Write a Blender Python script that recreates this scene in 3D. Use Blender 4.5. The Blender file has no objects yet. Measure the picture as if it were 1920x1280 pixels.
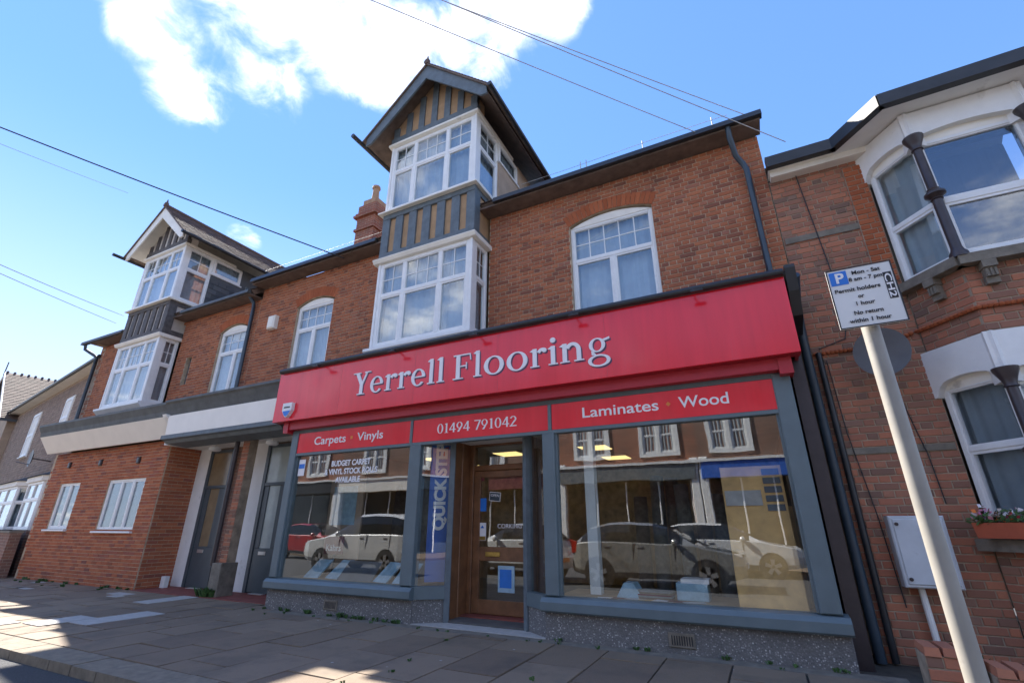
import bpy, bmesh, math, random
from mathutils import Vector, Matrix
R = math.radians
random.seed(7)
rnd = random.random
def ru(a, b): return a + (b - a) * rnd()
S = bpy.context.scene
COL = S.collection

# ------------------------------------------------------------------ camera
CAMH, PITCH, AZ = 1.28, R(21.4), R(26.8)
FW = Vector((-math.sin(AZ) * math.cos(PITCH), math.cos(AZ) * math.cos(PITCH), math.sin(PITCH)))
RT = Vector((math.cos(AZ), math.sin(AZ), 0))
UP = RT.cross(FW)
cam = bpy.data.cameras.new('camera')
cam.sensor_width = 36
cam.lens = 882 / 1920 * 36
cam.clip_start, cam.clip_end = 0.05, 2000
camo = bpy.data.objects.new('camera', cam)
COL.objects.link(camo)
mx = Matrix((RT, UP, -FW)).transposed().to_4x4()
mx.translation = (0, 0, CAMH)
camo.matrix_world = mx
S.camera = camo
def pix(px, py):          # direction of a photo pixel (1920x1280)
    return ((px - 960) * RT - (py - 640) * UP + 882 * FW).normalized()
def at_y(px, py, Y):
    d = pix(px, py)
    return Vector((0, 0, CAMH)) + d * (Y / d.y)

# ------------------------------------------------------------------ sky and sun
SUN_EL, SUN_AZ = R(43), R(-71)      # azimuth measured from +Y towards +X
sund = Vector((math.sin(SUN_AZ) * math.cos(SUN_EL), math.cos(SUN_AZ) * math.cos(SUN_EL), math.sin(SUN_EL)))
W = bpy.data.worlds.new('World')
S.world = W
W.use_nodes = True
nt = W.node_tree
nt.nodes.clear()
def wn(t, **k):
    n = nt.nodes.new(t)
    for a, b in k.items(): setattr(n, a, b)
    return n
def wmath(op, a, b=None, c=None, clamp=False):
    n = wn('ShaderNodeMath', operation=op, use_clamp=clamp)
    for i, v in enumerate((a, b, c)):
        if v is None: continue
        if isinstance(v, (int, float)): n.inputs[i].default_value = v
        else: nt.links.new(v, n.inputs[i])
    return n.outputs[0]
sky = wn('ShaderNodeTexSky', sky_type='NISHITA', sun_disc=False, sun_elevation=SUN_EL, sun_rotation=SUN_AZ,
         air_density=1.0, dust_density=0.0, ozone_density=3.0)
tc = wn('ShaderNodeTexCoord')
sep = wn('ShaderNodeSeparateXYZ')
nt.links.new(tc.outputs['Generated'], sep.inputs[0])
zc = wmath('MAXIMUM', sep.outputs[2], 0.0)
# flat cloud layer: direction projected on a plane overhead
den = wmath('ADD', zc, 0.22)
cmb = wn('ShaderNodeCombineXYZ')
nt.links.new(wmath('DIVIDE', sep.outputs[0], den), cmb.inputs[0])
nt.links.new(wmath('DIVIDE', sep.outputs[1], den), cmb.inputs[1])
cmb.inputs[2].default_value = 3.7
nz = wn('ShaderNodeTexNoise')
nz.inputs['Scale'].default_value = 2.6
nz.inputs['Detail'].default_value = 9
nz.inputs['Roughness'].default_value = 0.58
nz.inputs['Distortion'].default_value = 0.25
nt.links.new(cmb.outputs[0], nz.inputs['Vector'])
blob = None
for px, py, a0 in ((320, 60, 4.2), (370, 150, 4.6), (470, 60, 6), (500, 160, 5), (620, 50, 7), (760, 90, 6.5), (900, 60, 6.5), (1030, 5, 4), (455, 452, 2.0)):
    d = pix(px, py)
    dp = wn('ShaderNodeVectorMath', operation='DOT_PRODUCT')
    nt.links.new(tc.outputs['Generated'], dp.inputs[0])
    dp.inputs[1].default_value = d
    mr = wn('ShaderNodeMapRange', interpolation_type='SMOOTHSTEP')
    nt.links.new(dp.outputs['Value'], mr.inputs[0])
    mr.inputs[1].default_value = math.cos(R(a0 * 1.5))
    mr.inputs[2].default_value = 1.0
    blob = mr.outputs[0] if blob is None else wmath('MAXIMUM', blob, mr.outputs[0])
# towards the camera's sky the cloud is the one in the picture, elsewhere scattered fair-weather cloud
fr = wn('ShaderNodeVectorMath', operation='DOT_PRODUCT')
nt.links.new(tc.outputs['Generated'], fr.inputs[0])
fr.inputs[1].default_value = Vector((-0.35, 0.85, 0.4)).normalized()
frm = wn('ShaderNodeMapRange', interpolation_type='SMOOTHSTEP')
nt.links.new(fr.outputs['Value'], frm.inputs[0])
frm.inputs[1].default_value = 0.05
frm.inputs[2].default_value = 0.5
nz2 = wn('ShaderNodeTexNoise')
nz2.inputs['Scale'].default_value = 11.0
nz2.inputs['Detail'].default_value = 8
nz2.inputs['Roughness'].default_value = 0.62
nz2.inputs['Distortion'].default_value = 0.6
nt.links.new(cmb.outputs[0], nz2.inputs['Vector'])
nfac = wmath('ADD', wmath('MULTIPLY_ADD', nz.outputs['Fac'], 1.5, -0.25), wmath('MULTIPLY_ADD', nz2.outputs['Fac'], 0.55, -0.275))
dens = wmath('ADD', nfac, wmath('MULTIPLY', blob, 0.62))
dens = wmath('SUBTRACT', dens, wmath('MULTIPLY', frm.outputs[0], 0.40))
cm = wn('ShaderNodeMapRange', interpolation_type='SMOOTHSTEP')
nt.links.new(dens, cm.inputs[0])
cm.inputs[1].default_value = 0.44
cm.inputs[2].default_value = 1.0
# whitish haze low down
hz = wn('ShaderNodeMapRange', interpolation_type='SMOOTHSTEP')
nt.links.new(sep.outputs[2], hz.inputs[0])
hz.inputs[1].default_value = 0.62
hz.inputs[2].default_value = 0.0
tint = wn('ShaderNodeMix', data_type='RGBA', blend_type='MULTIPLY')
tint.inputs['Factor'].default_value = 1.0
gm = wn('ShaderNodeGamma')
gm.inputs['Gamma'].default_value = 0.5
nt.links.new(sky.outputs[0], gm.inputs['Color'])
nt.links.new(gm.outputs[0], tint.inputs['A'])
tint.inputs['B'].default_value = (0.70, 1.12, 1.92, 1)
hm = wn('ShaderNodeMix', data_type='RGBA')
nt.links.new(wmath('MULTIPLY', hz.outputs[0], 0.55), hm.inputs['Factor'])
nt.links.new(tint.outputs['Result'], hm.inputs['A'])
hm.inputs['B'].default_value = (4.3, 4.5, 4.7, 1)
cmix = wn('ShaderNodeMix', data_type='RGBA')
nt.links.new(wmath('POWER', cm.outputs[0], 1.35), cmix.inputs['Factor'])
nt.links.new(hm.outputs['Result'], cmix.inputs['A'])
cmix.inputs['B'].default_value = (10.4, 9.8, 8.9, 1)
bg = wn('ShaderNodeBackground')
bg.inputs['Strength'].default_value = 0.10
nt.links.new(cmix.outputs['Result'], bg.inputs['Color'])
wo = wn('ShaderNodeOutputWorld')
nt.links.new(bg.outputs[0], wo.inputs['Surface'])

sl = bpy.data.lights.new('sun', 'SUN')
sl.energy = 4.6
sl.angle = R(0.55)
sl.color = (1.0, 0.94, 0.85)
so = bpy.data.objects.new('sun', sl)
COL.objects.link(so)
so.rotation_euler = sund.to_track_quat('Z', 'Y').to_euler()
so.location = (-20, 20, 30)
S.view_settings.view_transform = 'Standard'
S.view_settings.look = 'None'
S.view_settings.gamma = 1.0
S.view_settings.use_curve_mapping = False
S.view_settings.exposure = 1.8

# ------------------------------------------------------------------ mesh helpers
class MB:
    def __init__(s, T=None): s.v = []; s.f = []; s.T = T
    def add(s, vs, fs):
        b = len(s.v)
        s.v += [tuple(s.T @ Vector(p)) if s.T else tuple(p) for p in vs]
        s.f += [tuple(b + i for i in f) for f in fs]
        return s
    def box(s, x0, x1, y0, y1, z0, z1):
        return s.add([(x, y, z) for x in (x0, x1) for y in (y0, y1) for z in (z0, z1)],
                     [(0, 1, 3, 2), (4, 6, 7, 5), (0, 4, 5, 1), (2, 3, 7, 6), (0, 2, 6, 4), (1, 5, 7, 3)])
    def cbox(s, x0, x1, y0, y1, z0, z1, c=0.01):     # box with chamfered long edges towards -y
        return s.add([(x0, y1, z0), (x1, y1, z0), (x1, y1, z1), (x0, y1, z1),
                      (x0, y0 + c, z0), (x1, y0 + c, z0), (x1, y0 + c, z1), (x0, y0 + c, z1),
                      (x0 + c, y0, z0 + c), (x1 - c, y0, z0 + c), (x1 - c, y0, z1 - c), (x0 + c, y0, z1 - c)],
                     [(0, 3, 2, 1), (0, 1, 5, 4), (1, 2, 6, 5), (2, 3, 7, 6), (3, 0, 4, 7),
                      (4, 5, 9, 8), (5, 6, 10, 9), (6, 7, 11, 10), (7, 4, 8, 11), (8, 9, 10, 11)])
    def prism(s, poly, axis, a, b):     # poly of 2D points extruded along axis 'x','y','z'
        n = len(poly)
        def m(p, t):
            return {'x': (t, p[0], p[1]), 'y': (p[0], t, p[1]), 'z': (p[0], p[1], t)}[axis]
        vs = [m(p, a) for p in poly] + [m(p, b) for p in poly]
        fs = [tuple(range(n))[::-1], tuple(range(n, 2 * n))] + [(i, (i + 1) % n, n + (i + 1) % n, n + i) for i in range(n)]
        return s.add(vs, fs)
    def tube(s, pts, r, n=8, r2=None):
        pts = [Vector(p) for p in pts]
        rings = []
        for i, p in enumerate(pts):
            d = (pts[min(i + 1, len(pts) - 1)] - pts[max(i - 1, 0)]).normalized()
            a = d.cross(Vector((0, 0, 1)))
            if a.length < 1e-3: a = d.cross(Vector((0, 1, 0)))
            a.normalize(); b = d.cross(a)
            rr = r if r2 is None else r + (r2 - r) * i / (len(pts) - 1)
            rings.append([p + (a * math.cos(t) + b * math.sin(t)) * rr for t in [2 * math.pi * k / n for k in range(n)]])
        vs = [v for q in rings for v in q]
        fs = [(i * n + k, i * n + (k + 1) % n, (i + 1) * n + (k + 1) % n, (i + 1) * n + k) for i in range(len(pts) - 1) for k in range(n)]
        fs += [tuple(range(n))[::-1], tuple(range((len(pts) - 1) * n, len(pts) * n))]
        return s.add(vs, fs)
    def lathe(s, prof, c, n=16, axis='z'):     # prof: (radius, height)
        vs = []
        for r, h in prof:
            for k in range(n):
                t = 2 * math.pi * k / n
                p = (r * math.cos(t), r * math.sin(t), h)
                if axis == 'y': p = (p[0], p[2], p[1])
                vs.append((c[0] + p[0], c[1] + p[1], c[2] + p[2]))
        m = len(prof)
        fs = [(i * n + k, i * n + (k + 1) % n, (i + 1) * n + (k + 1) % n, (i + 1) * n + k) for i in range(m - 1) for k in range(n)]
        fs += [tuple(range(n))[::-1], tuple(range((m - 1) * n, m * n))]
        return s.add(vs, fs)
    def mesh(s, name, mat, smooth=False):
        me = bpy.data.meshes.new(name)
        me.from_pydata(s.v, [], s.f)
        bm = bmesh.new(); bm.from_mesh(me)
        bmesh.ops.recalc_face_normals(bm, faces=bm.faces)
        bm.to_mesh(me); bm.free()
        if mat: me.materials.append(mat)
        if smooth:
            me.polygons.foreach_set('use_smooth', [True] * len(me.polygons))
            try: me.set_sharp_from_angle(angle=R(40))
            except Exception: pass
        me.update()
        return me
    def build(s, name, mat, parent=None, smooth=False, kind=None):
        return link(name, s.mesh(name, mat, smooth), parent, kind=kind)
WORLD = {}
def link(name, me, parent=None, loc=(0, 0, 0), kind=None):
    o = bpy.data.objects.new(name, me)
    COL.objects.link(o)
    w = Vector(loc)
    if parent is not None:
        o.parent = parent
        o.location = w - WORLD[parent.name]
    else:
        o.location = w
    WORLD[o.name] = w
    if kind: o['kind'] = kind
    return o
def tag(o, label, cat, group=None):
    o['label'] = label; o['category'] = cat
    if group: o['group'] = group
    return o
def thing(name, label, cat, base, group=None):
    return tag(link(name, None, None, base), label, cat, group)
def struct(o):
    o['kind'] = 'structure'
    return o
def frame(O, U, N):       # local (u, depth outwards negative -> along -N , w) : x=u, y=inwards, z=up
    U = Vector(U).normalized(); N = Vector(N).normalized()
    M = Matrix(((U.x, -N.x, 0, O[0]), (U.y, -N.y, 0, O[1]), (U.z, -N.z, 1, O[2]), (0, 0, 0, 1)))
    return M
FRONT = frame((0, 0, 0), (1, 0, 0), (0, -1, 0))

# ------------------------------------------------------------------ materials
def new_mat(name):
    m = bpy.data.materials.new(name)
    m.use_nodes = True
    t = m.node_tree
    b = t.nodes['Principled BSDF']
    return m, t, b
def nd(t, typ, ins=None, **k):
    n = t.nodes.new(typ)
    for a, b in k.items(): setattr(n, a, b)
    for a, b in (ins or {}).items():
        if hasattr(b, 'is_linked') or hasattr(b, 'links'): t.links.new(b, n.inputs[a])
        else: n.inputs[a].default_value = b
    return n
def ramp(t, fac, stops):
    r = t.nodes.new('ShaderNodeValToRGB')
    e = r.color_ramp.elements
    while len(e) < len(stops): e.new(0.5)
    for i, (p, c) in enumerate(stops):
        e[i].position = p
        e[i].color = (*c, 1)
    t.links.new(fac, r.inputs[0])
    return r.outputs[0]
def mixc(t, f, a, b, mode='MIX'):
    n = t.nodes.new('ShaderNodeMix'); n.data_type = 'RGBA'; n.blend_type = mode
    for k, v in (('Factor', f), ('A', a), ('B', b)):
        if hasattr(v, 'links'): t.links.new(v, n.inputs[k])
        elif k == 'Factor': n.inputs[k].default_value = v
        else: n.inputs[k].default_value = (*v, 1)
    return n.outputs['Result']
def noise(t, scale, detail=5, rough=0.55, co=None):
    n = nd(t, 'ShaderNodeTexNoise', {'Scale': scale, 'Detail': detail, 'Roughness': rough})
    if co: t.links.new(co, n.inputs['Vector'])
    return n.outputs['Fac']
def wpos(t): return nd(t, 'ShaderNodeNewGeometry').outputs['Position']
def bump(t, b, h, s=0.3, d=0.01):
    n = nd(t, 'ShaderNodeBump', {'Strength': s, 'Distance': d, 'Height': h})
    t.links.new(n.outputs[0], b.inputs['Normal'])
def plain(name, col, rough=0.6, var=0.25, scale=6, bs=0.15, bd=0.003, metal=0.0, spec=0.5, dirt=None, coat=0):
    m, t, b = new_mat(name)
    p = wpos(t)
    f = noise(t, scale, 6, 0.6, p)
    dark = tuple(c * (1 - var) for c in col); lite = tuple(min(1, c * (1 + var)) for c in col)
    c = ramp(t, f, [(0.3, dark), (0.7, lite)])
    if dirt:
        f2 = noise(t, dirt[1], 7, 0.65, p)
        c = mixc(t, nd(t, 'ShaderNodeMapRange', {'Value': f2, 'From Min': dirt[2], 'From Max': dirt[2] + 0.18}).outputs[0], c, dirt[0])
    t.links.new(c, b.inputs['Base Color'])
    b.inputs['Roughness'].default_value = rough
    b.inputs['Metallic'].default_value = metal
    b.inputs['Specular IOR Level'].default_value = spec
    b.inputs['Coat Weight'].default_value = coat
    if bs: bump(t, b, noise(t, scale * 12, 4, 0.6, p), bs, bd)
    return m
def brick_mat(name, stops, grime=(0.06, 0.045, 0.04), gth=0.6):
    m, t, b = new_mat(name)
    p = wpos(t)
    oi = nd(t, 'ShaderNodeObjectInfo').outputs['Random']
    ri = nd(t, 'ShaderNodeNewGeometry').outputs['Random Per Island']
    s = nd(t, 'ShaderNodeMath', {0: oi, 1: ri}, operation='ADD').outputs[0]
    fr = nd(t, 'ShaderNodeMath', {0: s}, operation='FRACT').outputs[0]
    c = ramp(t, fr, stops)
    c = mixc(t, nd(t, 'ShaderNodeMapRange', {'Value': noise(t, 40, 4, 0.6, p), 'From Min': 0.35, 'From Max': 0.75, 'To Max': 0.22}).outputs[0], c, grime)
    g = nd(t, 'ShaderNodeMapRange', {'Value': noise(t, 1.1, 5, 0.6, p), 'From Min': gth, 'From Max': gth + 0.25, 'To Max': 0.5}).outputs[0]
    c = mixc(t, g, c, grime)
    t.links.new(c, b.inputs['Base Color'])
    b.inputs['Roughness'].default_value = 0.9
    b.inputs['Specular IOR Level'].default_value = 0.2
    bump(t, b, noise(t, 120, 5, 0.65, p), 0.5, 0.004)
    return m
def glass_mat(name, base=0.10, mult=1.6, tintc=(0.9, 0.95, 0.95), rough=0.0):
    m = bpy.data.materials.new(name); m.use_nodes = True
    t = m.node_tree; t.nodes.clear()
    g = nd(t, 'ShaderNodeNewGeometry')
    dt = nd(t, 'ShaderNodeVectorMath', {0: g.outputs['Normal'], 1: g.outputs['Incoming']}, operation='DOT_PRODUCT').outputs['Value']
    ab = nd(t, 'ShaderNodeMath', {0: dt}, operation='ABSOLUTE').outputs[0]
    om = nd(t, 'ShaderNodeMath', {0: 1.0, 1: ab}, operation='SUBTRACT').outputs[0]
    pw = nd(t, 'ShaderNodeMath', {0: om, 1: 5.0}, operation='POWER').outputs[0]
    f = nd(t, 'ShaderNodeMath', {0: pw, 1: mult, 2: base}, operation='MULTIPLY_ADD', use_clamp=True).outputs[0]
    p = wpos(t)
    bn = nd(t, 'ShaderNodeBump', {'Strength': 0.05, 'Distance': 0.02, 'Height': noise(t, 1.3, 2, 0.5, p)})
    tr = nd(t, 'ShaderNodeBsdfTransparent', {'Color': (*tintc, 1)})
    gl = nd(t, 'ShaderNodeBsdfGlossy', {'Color': (0.95, 0.97, 1, 1), 'Roughness': rough, 'Normal': bn.outputs[0]})
    mx_ = nd(t, 'ShaderNodeMixShader', {0: f, 1: tr.outputs[0], 2: gl.outputs[0]})
    o = nd(t, 'ShaderNodeOutputMaterial', {'Surface': mx_.outputs[0]})
    return m
M = {}
RED = [(0.0, (0.22, 0.09, 0.06)), (0.14, (0.32, 0.11, 0.06)), (0.45, (0.40, 0.135, 0.065)), (0.75, (0.46, 0.165, 0.08)), (1.0, (0.34, 0.14, 0.09))]
OLD = [(0.0, (0.20, 0.12, 0.09)), (0.25, (0.32, 0.145, 0.095)), (0.6, (0.42, 0.16, 0.095)), (0.85, (0.47, 0.185, 0.105)), (1.0, (0.28, 0.165, 0.12))]
NEW = [(0.0, (0.30, 0.095, 0.05)), (0.4, (0.42, 0.13, 0.06)), (0.7, (0.46, 0.16, 0.075)), (0.9, (0.34, 0.11, 0.07)), (1.0, (0.22, 0.08, 0.06))]
M['brick'] = brick_mat('red_brick', RED)
M['brick_old'] = brick_mat('weathered_brick', OLD, (0.17, 0.13, 0.10), 0.52)
M['brick_new'] = brick_mat('orange_brick', NEW, (0.2, 0.1, 0.07), 0.66)
M['rubbed'] = brick_mat('rubbed_arch_brick', [(0, (0.34, 0.095, 0.04)), (1, (0.46, 0.14, 0.06))], (0.2, 0.07, 0.04), 0.7)
M['mortar'] = plain('mortar', (0.47, 0.36, 0.25), 0.95, 0.3, 8, 0.4, 0.004)
M['mortar_old'] = plain('old_mortar', (0.36, 0.28, 0.20), 0.95, 0.35, 6, 0.4, 0.004)
M['upvc'] = plain('white_upvc', (0.78, 0.78, 0.76), 0.35, 0.06, 5, 0, dirt=((0.52, 0.49, 0.44), 5, 0.64))
M['cream'] = plain('cream_paint', (0.82, 0.78, 0.69), 0.6, 0.08, 3, 0.15, 0.002, dirt=((0.35, 0.31, 0.26), 2.2, 0.62))
M['fascia_cream'] = plain('cream_fascia_board', (0.84, 0.80, 0.72), 0.55, 0.04, 3, 0.1, 0.002)
M['white'] = plain('white_masonry_paint', (0.78, 0.77, 0.74), 0.6, 0.06, 4, 0.2, 0.003, dirt=((0.45, 0.42, 0.37), 3, 0.64))
M['grey'] = plain('blue_grey_shop_paint', (0.115, 0.152, 0.165), 0.42, 0.1, 4, 0.05, 0.002)
M['timber'] = plain('grey_timber_paint', (0.115, 0.14, 0.155), 0.6, 0.22, 7, 0.3, 0.003)
M['dktimber'] = plain('weathered_dark_timber', (0.10, 0.09, 0.085), 0.75, 0.35, 9, 0.4, 0.004)
M['render'] = plain('tan_render', (0.40, 0.255, 0.14), 0.9, 0.15, 5, 0.4, 0.004)
M['render2'] = plain('pinkish_render', (0.42, 0.31, 0.22), 0.9, 0.12, 4, 0.4, 0.004)
M['render3'] = plain('pale_render', (0.55, 0.50, 0.44), 0.9, 0.12, 4, 0.3, 0.004)
M['black'] = plain('black_gutter_plastic', (0.022, 0.024, 0.027), 0.4, 0.3, 5, 0.1, 0.002)
M['navy'] = plain('dark_blue_grey_pipe', (0.035, 0.055, 0.075), 0.35, 0.2, 5, 0.05, 0.002)
M['lead'] = plain('lead_flashing', (0.075, 0.08, 0.08), 0.55, 0.35, 4, 0.3, 0.004, dirt=((0.09, 0.11, 0.06), 5, 0.62))
M['soffit'] = plain('dark_stained_soffit', (0.15, 0.105, 0.08), 0.7, 0.3, 6, 0.2, 0.003)
M['iron'] = plain('brown_painted_iron', (0.045, 0.033, 0.034), 0.4, 0.2, 8, 0.1, 0.002)
M['stone'] = plain('weathered_sill_stone', (0.19, 0.165, 0.13), 0.9, 0.3, 8, 0.5, 0.006)
M['wood'] = plain('brown_door_wood', (0.20, 0.09, 0.04), 0.45, 0.3, 5, 0.15, 0.002)
M['brass'] = plain('brass', (0.50, 0.34, 0.10), 0.35, 0.2, 20, 0, metal=0.9)
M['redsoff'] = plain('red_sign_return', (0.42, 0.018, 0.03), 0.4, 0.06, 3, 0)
M['concrete'] = plain('pale_concrete', (0.42, 0.40, 0.37), 0.9, 0.15, 9, 0.4, 0.003)
M['kerb'] = plain('buff_kerb_stone', (0.22, 0.18, 0.13), 0.9, 0.25, 9, 0.5, 0.004, dirt=((0.14, 0.12, 0.09), 3, 0.6))
M['asphalt'] = plain('asphalt', (0.06, 0.06, 0.062), 0.9, 0.4, 60, 0.8, 0.006)
M['polegrey'] = plain('grey_galvanised_pole', (0.29, 0.27, 0.235), 0.5, 0.1, 6, 0.1, 0.001, dirt=((0.17, 0.155, 0.14), 9, 0.6))
M['signback'] = plain('sign_white', (0.72, 0.72, 0.70), 0.4, 0.05, 4, 0, dirt=((0.42, 0.38, 0.28), 9, 0.66))
M['blk'] = plain('black_print', (0.02, 0.02, 0.022), 0.5, 0.1, 5, 0)
M['blue'] = plain('blue_print', (0.02, 0.18, 0.62), 0.4, 0.1, 5, 0)
M['lwhite'] = plain('white_lettering', (0.82, 0.80, 0.80), 0.4, 0.03, 5, 0)
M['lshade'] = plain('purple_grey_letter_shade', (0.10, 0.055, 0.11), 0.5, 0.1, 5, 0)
M['orange'] = plain('orange_print', (0.75, 0.22, 0.03), 0.4, 0.1, 5, 0)
M['dishgrey'] = plain('grey_dish', (0.11, 0.118, 0.13), 0.5, 0.12, 5, 0)
M['cabinet'] = plain('pale_cabinet', (0.50, 0.53, 0.56), 0.5, 0.08, 5, 0.05, 0.002, dirt=((0.3, 0.3, 0.29), 5, 0.66))
M['terracotta'] = plain('terracotta_plastic', (0.45, 0.10, 0.045), 0.6, 0.12, 8, 0.1, 0.002)
M['leaf'] = plain('leaf_green', (0.055, 0.12, 0.03), 0.6, 0.5, 30, 0)
M['flower'] = brick_mat('flower_petals', [(0, (0.8, 0.8, 0.78)), (0.35, (0.75, 0.7, 0.7)), (0.5, (0.6, 0.12, 0.35)), (0.7, (0.65, 0.03, 0.03)), (0.85, (0.8, 0.25, 0.03)), (1, (0.7, 0.35, 0.6))], (0.6, 0.2, 0.3), 0.95)
M['pot'] = plain('clay_pot', (0.36, 0.22, 0.13), 0.9, 0.25, 9, 0.3, 0.004)
M['cable'] = plain('cable_black', (0.02, 0.02, 0.022), 0.6, 0.1, 5, 0)
M['cablew'] = plain('pale_cable', (0.45, 0.45, 0.44), 0.6, 0.1, 5, 0)
M['door_grey'] = plain('dark_grey_door', (0.06, 0.078, 0.088), 0.4, 0.12, 4, 0)
M['frost'] = plain('frosted_door_glass', (0.36, 0.40, 0.38), 0.15, 0.15, 3, 0)
M['frost2'] = plain('amber_door_glass', (0.22, 0.165, 0.10), 0.15, 0.2, 3, 0)
M['curtain_or_backing'] = plain('pale_net_curtain', (0.40, 0.45, 0.48), 0.9, 0.08, 5, 0)
M['blind'] = plain('grey_blind', (0.30, 0.33, 0.35), 0.85, 0.1, 5, 0)
M['dark'] = plain('unlit_room_sheet', (0.06, 0.052, 0.045), 0.9, 0.25, 1.5, 0)  # backing sheet colour: the shade of an unlit room put into it
M['ishop'] = plain('shop_interior_paint', (0.16, 0.13, 0.10), 0.9, 0.25, 0.8, 0)
M['carpetfloor'] = plain('grey_shop_carpet', (0.10, 0.095, 0.09), 0.95, 0.2, 4, 0.3, 0.004)
M['tan'] = plain('wood_sample_board', (0.72, 0.43, 0.16), 0.55, 0.3, 3, 0.1, 0.002)
M['ply'] = plain('display_plywood', (0.36, 0.23, 0.12), 0.6, 0.2, 4, 0.1, 0.002)
M['bluecard'] = plain('pale_blue_card', (0.34, 0.50, 0.60), 0.5, 0.2, 9, 0)
M['banner'] = plain('banner_blue', (0.035, 0.13, 0.50), 0.45, 0.1, 3, 0)
M['maroon'] = plain('maroon_board', (0.14, 0.02, 0.03), 0.5, 0.15, 4, 0)
M['carpet1'] = plain('brown_carpet_roll', (0.20, 0.14, 0.10), 0.95, 0.3, 12, 0.6, 0.006)
M['carpet2'] = plain('grey_carpet_roll', (0.22, 0.22, 0.22), 0.95, 0.3, 12, 0.6, 0.006)
M['redfloor'] = plain('red_quarry_tile', (0.22, 0.06, 0.045), 0.7, 0.25, 6, 0.2, 0.003)
M['tyre'] = plain('tyre_rubber', (0.02, 0.02, 0.02), 0.8, 0.2, 8, 0)
M['alloy'] = plain('alloy_wheel', (0.55, 0.55, 0.56), 0.3, 0.1, 8, 0, metal=0.8)
M['carglass'] = plain('dark_car_glass', (0.015, 0.018, 0.02), 0.05, 0.1, 2, 0)
M['carsilver'] = plain('silver_car_paint', (0.27, 0.265, 0.245), 0.22, 0.04, 2, 0, metal=0.3, coat=0.8)
M['carwhite'] = plain('white_car_paint', (0.55, 0.55, 0.54), 0.3, 0.03, 2, 0, coat=0.8)
M['carred'] = plain('red_car_paint', (0.40, 0.02, 0.025), 0.3, 0.05, 2, 0, coat=0.8)
M['redlamp'] = plain('red_lamp_lens', (0.45, 0.01, 0.01), 0.2, 0.1, 5, 0)
M['clearlamp'] = plain('clear_lamp_lens', (0.6, 0.6, 0.6), 0.15, 0.1, 5, 0)
M['glass'] = glass_mat('window_glass', 0.10, 0.8, (0.93, 0.96, 0.97))
M['shopglass'] = glass_mat('shop_window_glass', 0.11, 0.8, (0.95, 0.97, 0.96))
M['darkglass'] = glass_mat('dark_window_glass', 0.13, 0.8, (0.75, 0.8, 0.85))

def far_brick(name, c1, c2, mo):
    m, t, b = new_mat(name)
    sx_ = nd(t, 'ShaderNodeSeparateXYZ', {0: wpos(t)})
    u = nd(t, 'ShaderNodeMath', {0: sx_.outputs[0], 1: sx_.outputs[1]}, operation='ADD').outputs[0]
    cv = nd(t, 'ShaderNodeCombineXYZ', {0: u, 1: sx_.outputs[2]})
    bt = nd(t, 'ShaderNodeTexBrick', {'Vector': cv.outputs[0], 'Color1': (*c1, 1), 'Color2': (*c2, 1), 'Mortar': (*mo, 1), 'Scale': 1.0, 'Mortar Size': 0.006, 'Brick Width': 0.228, 'Row Height': 0.076})
    c = mixc(t, nd(t, 'ShaderNodeMapRange', {'Value': noise(t, 1.5, 5, .6, wpos(t)), 'From Min': .45, 'From Max': .75, 'To Max': .6}).outputs[0], bt.outputs['Color'], (0.1, 0.07, 0.055))
    t.links.new(c, b.inputs['Base Color']); b.inputs['Roughness'].default_value = .9
    bump(t, b, bt.outputs['Fac'], -.4, .006)
    return m
M['farbrick'] = far_brick('distant_red_brick', (0.33, 0.105, 0.055), (0.24, 0.08, 0.05), (0.36, 0.28, 0.2))
M['farbrick_old'] = far_brick('distant_old_brick', (0.26, 0.12, 0.08), (0.17, 0.09, 0.07), (0.30, 0.24, 0.18))
def red_mat():
    m, t, b = new_mat('red_sign_acrylic')
    p0 = wpos(t)
    mp = nd(t, 'ShaderNodeMapping', {'Vector': p0, 'Scale': (6, 6, .5)})
    st = noise(t, 1.0, 6, .65, mp.outputs[0])
    c = ramp(t, st, [(0.25, (0.70, 0.012, 0.026)), (0.6, (0.82, 0.016, 0.034)), (0.85, (0.74, 0.035, 0.05))])
    t.links.new(c, b.inputs['Base Color'])
    rr = nd(t, 'ShaderNodeMapRange', {'Value': noise(t, 3, 5, .6, p0), 'To Min': .08, 'To Max': .3})
    t.links.new(rr.outputs[0], b.inputs['Roughness'])
    b.inputs['Specular IOR Level'].default_value = 0.7
    p = wpos(t)
    bump(t, b, noise(t, 1.2, 2, 0.5, p), 0.06, 0.03)
    return m
M['red'] = red_mat()
def pebble_mat():
    m, t, b = new_mat('speckled_pebble_plinth')
    p = wpos(t)
    v = nd(t, 'ShaderNodeTexVoronoi', {'Scale': 55.0, 'Vector': p})
    sp = nd(t, 'ShaderNodeSeparateColor', {0: v.outputs['Color']}).outputs[0]
    c = ramp(t, sp, [(0.0, (0.10, 0.10, 0.10)), (0.45, (0.19, 0.18, 0.175)), (0.76, (0.25, 0.24, 0.23)), (0.9, (0.46, 0.44, 0.42)), (1.0, (0.55, 0.53, 0.5))])
    e = nd(t, 'ShaderNodeMapRange', {'Value': v.outputs['Distance'], 'From Min': 0.25, 'From Max': 0.55}).outputs[0]
    c = mixc(t, e, c, (0.15, 0.145, 0.14))
    g = nd(t, 'ShaderNodeMapRange', {'Value': noise(t, 1.6, 5, 0.6, p), 'From Min': 0.52, 'From Max': 0.75, 'To Max': 0.6}).outputs[0]
    c = mixc(t, g, c, (0.09, 0.085, 0.08))
    t.links.new(c, b.inputs['Base Color'])
    b.inputs['Roughness'].default_value = 0.85
    bump(t, b, v.outputs['Distance'], 0.6, 0.008)
    return m
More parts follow.
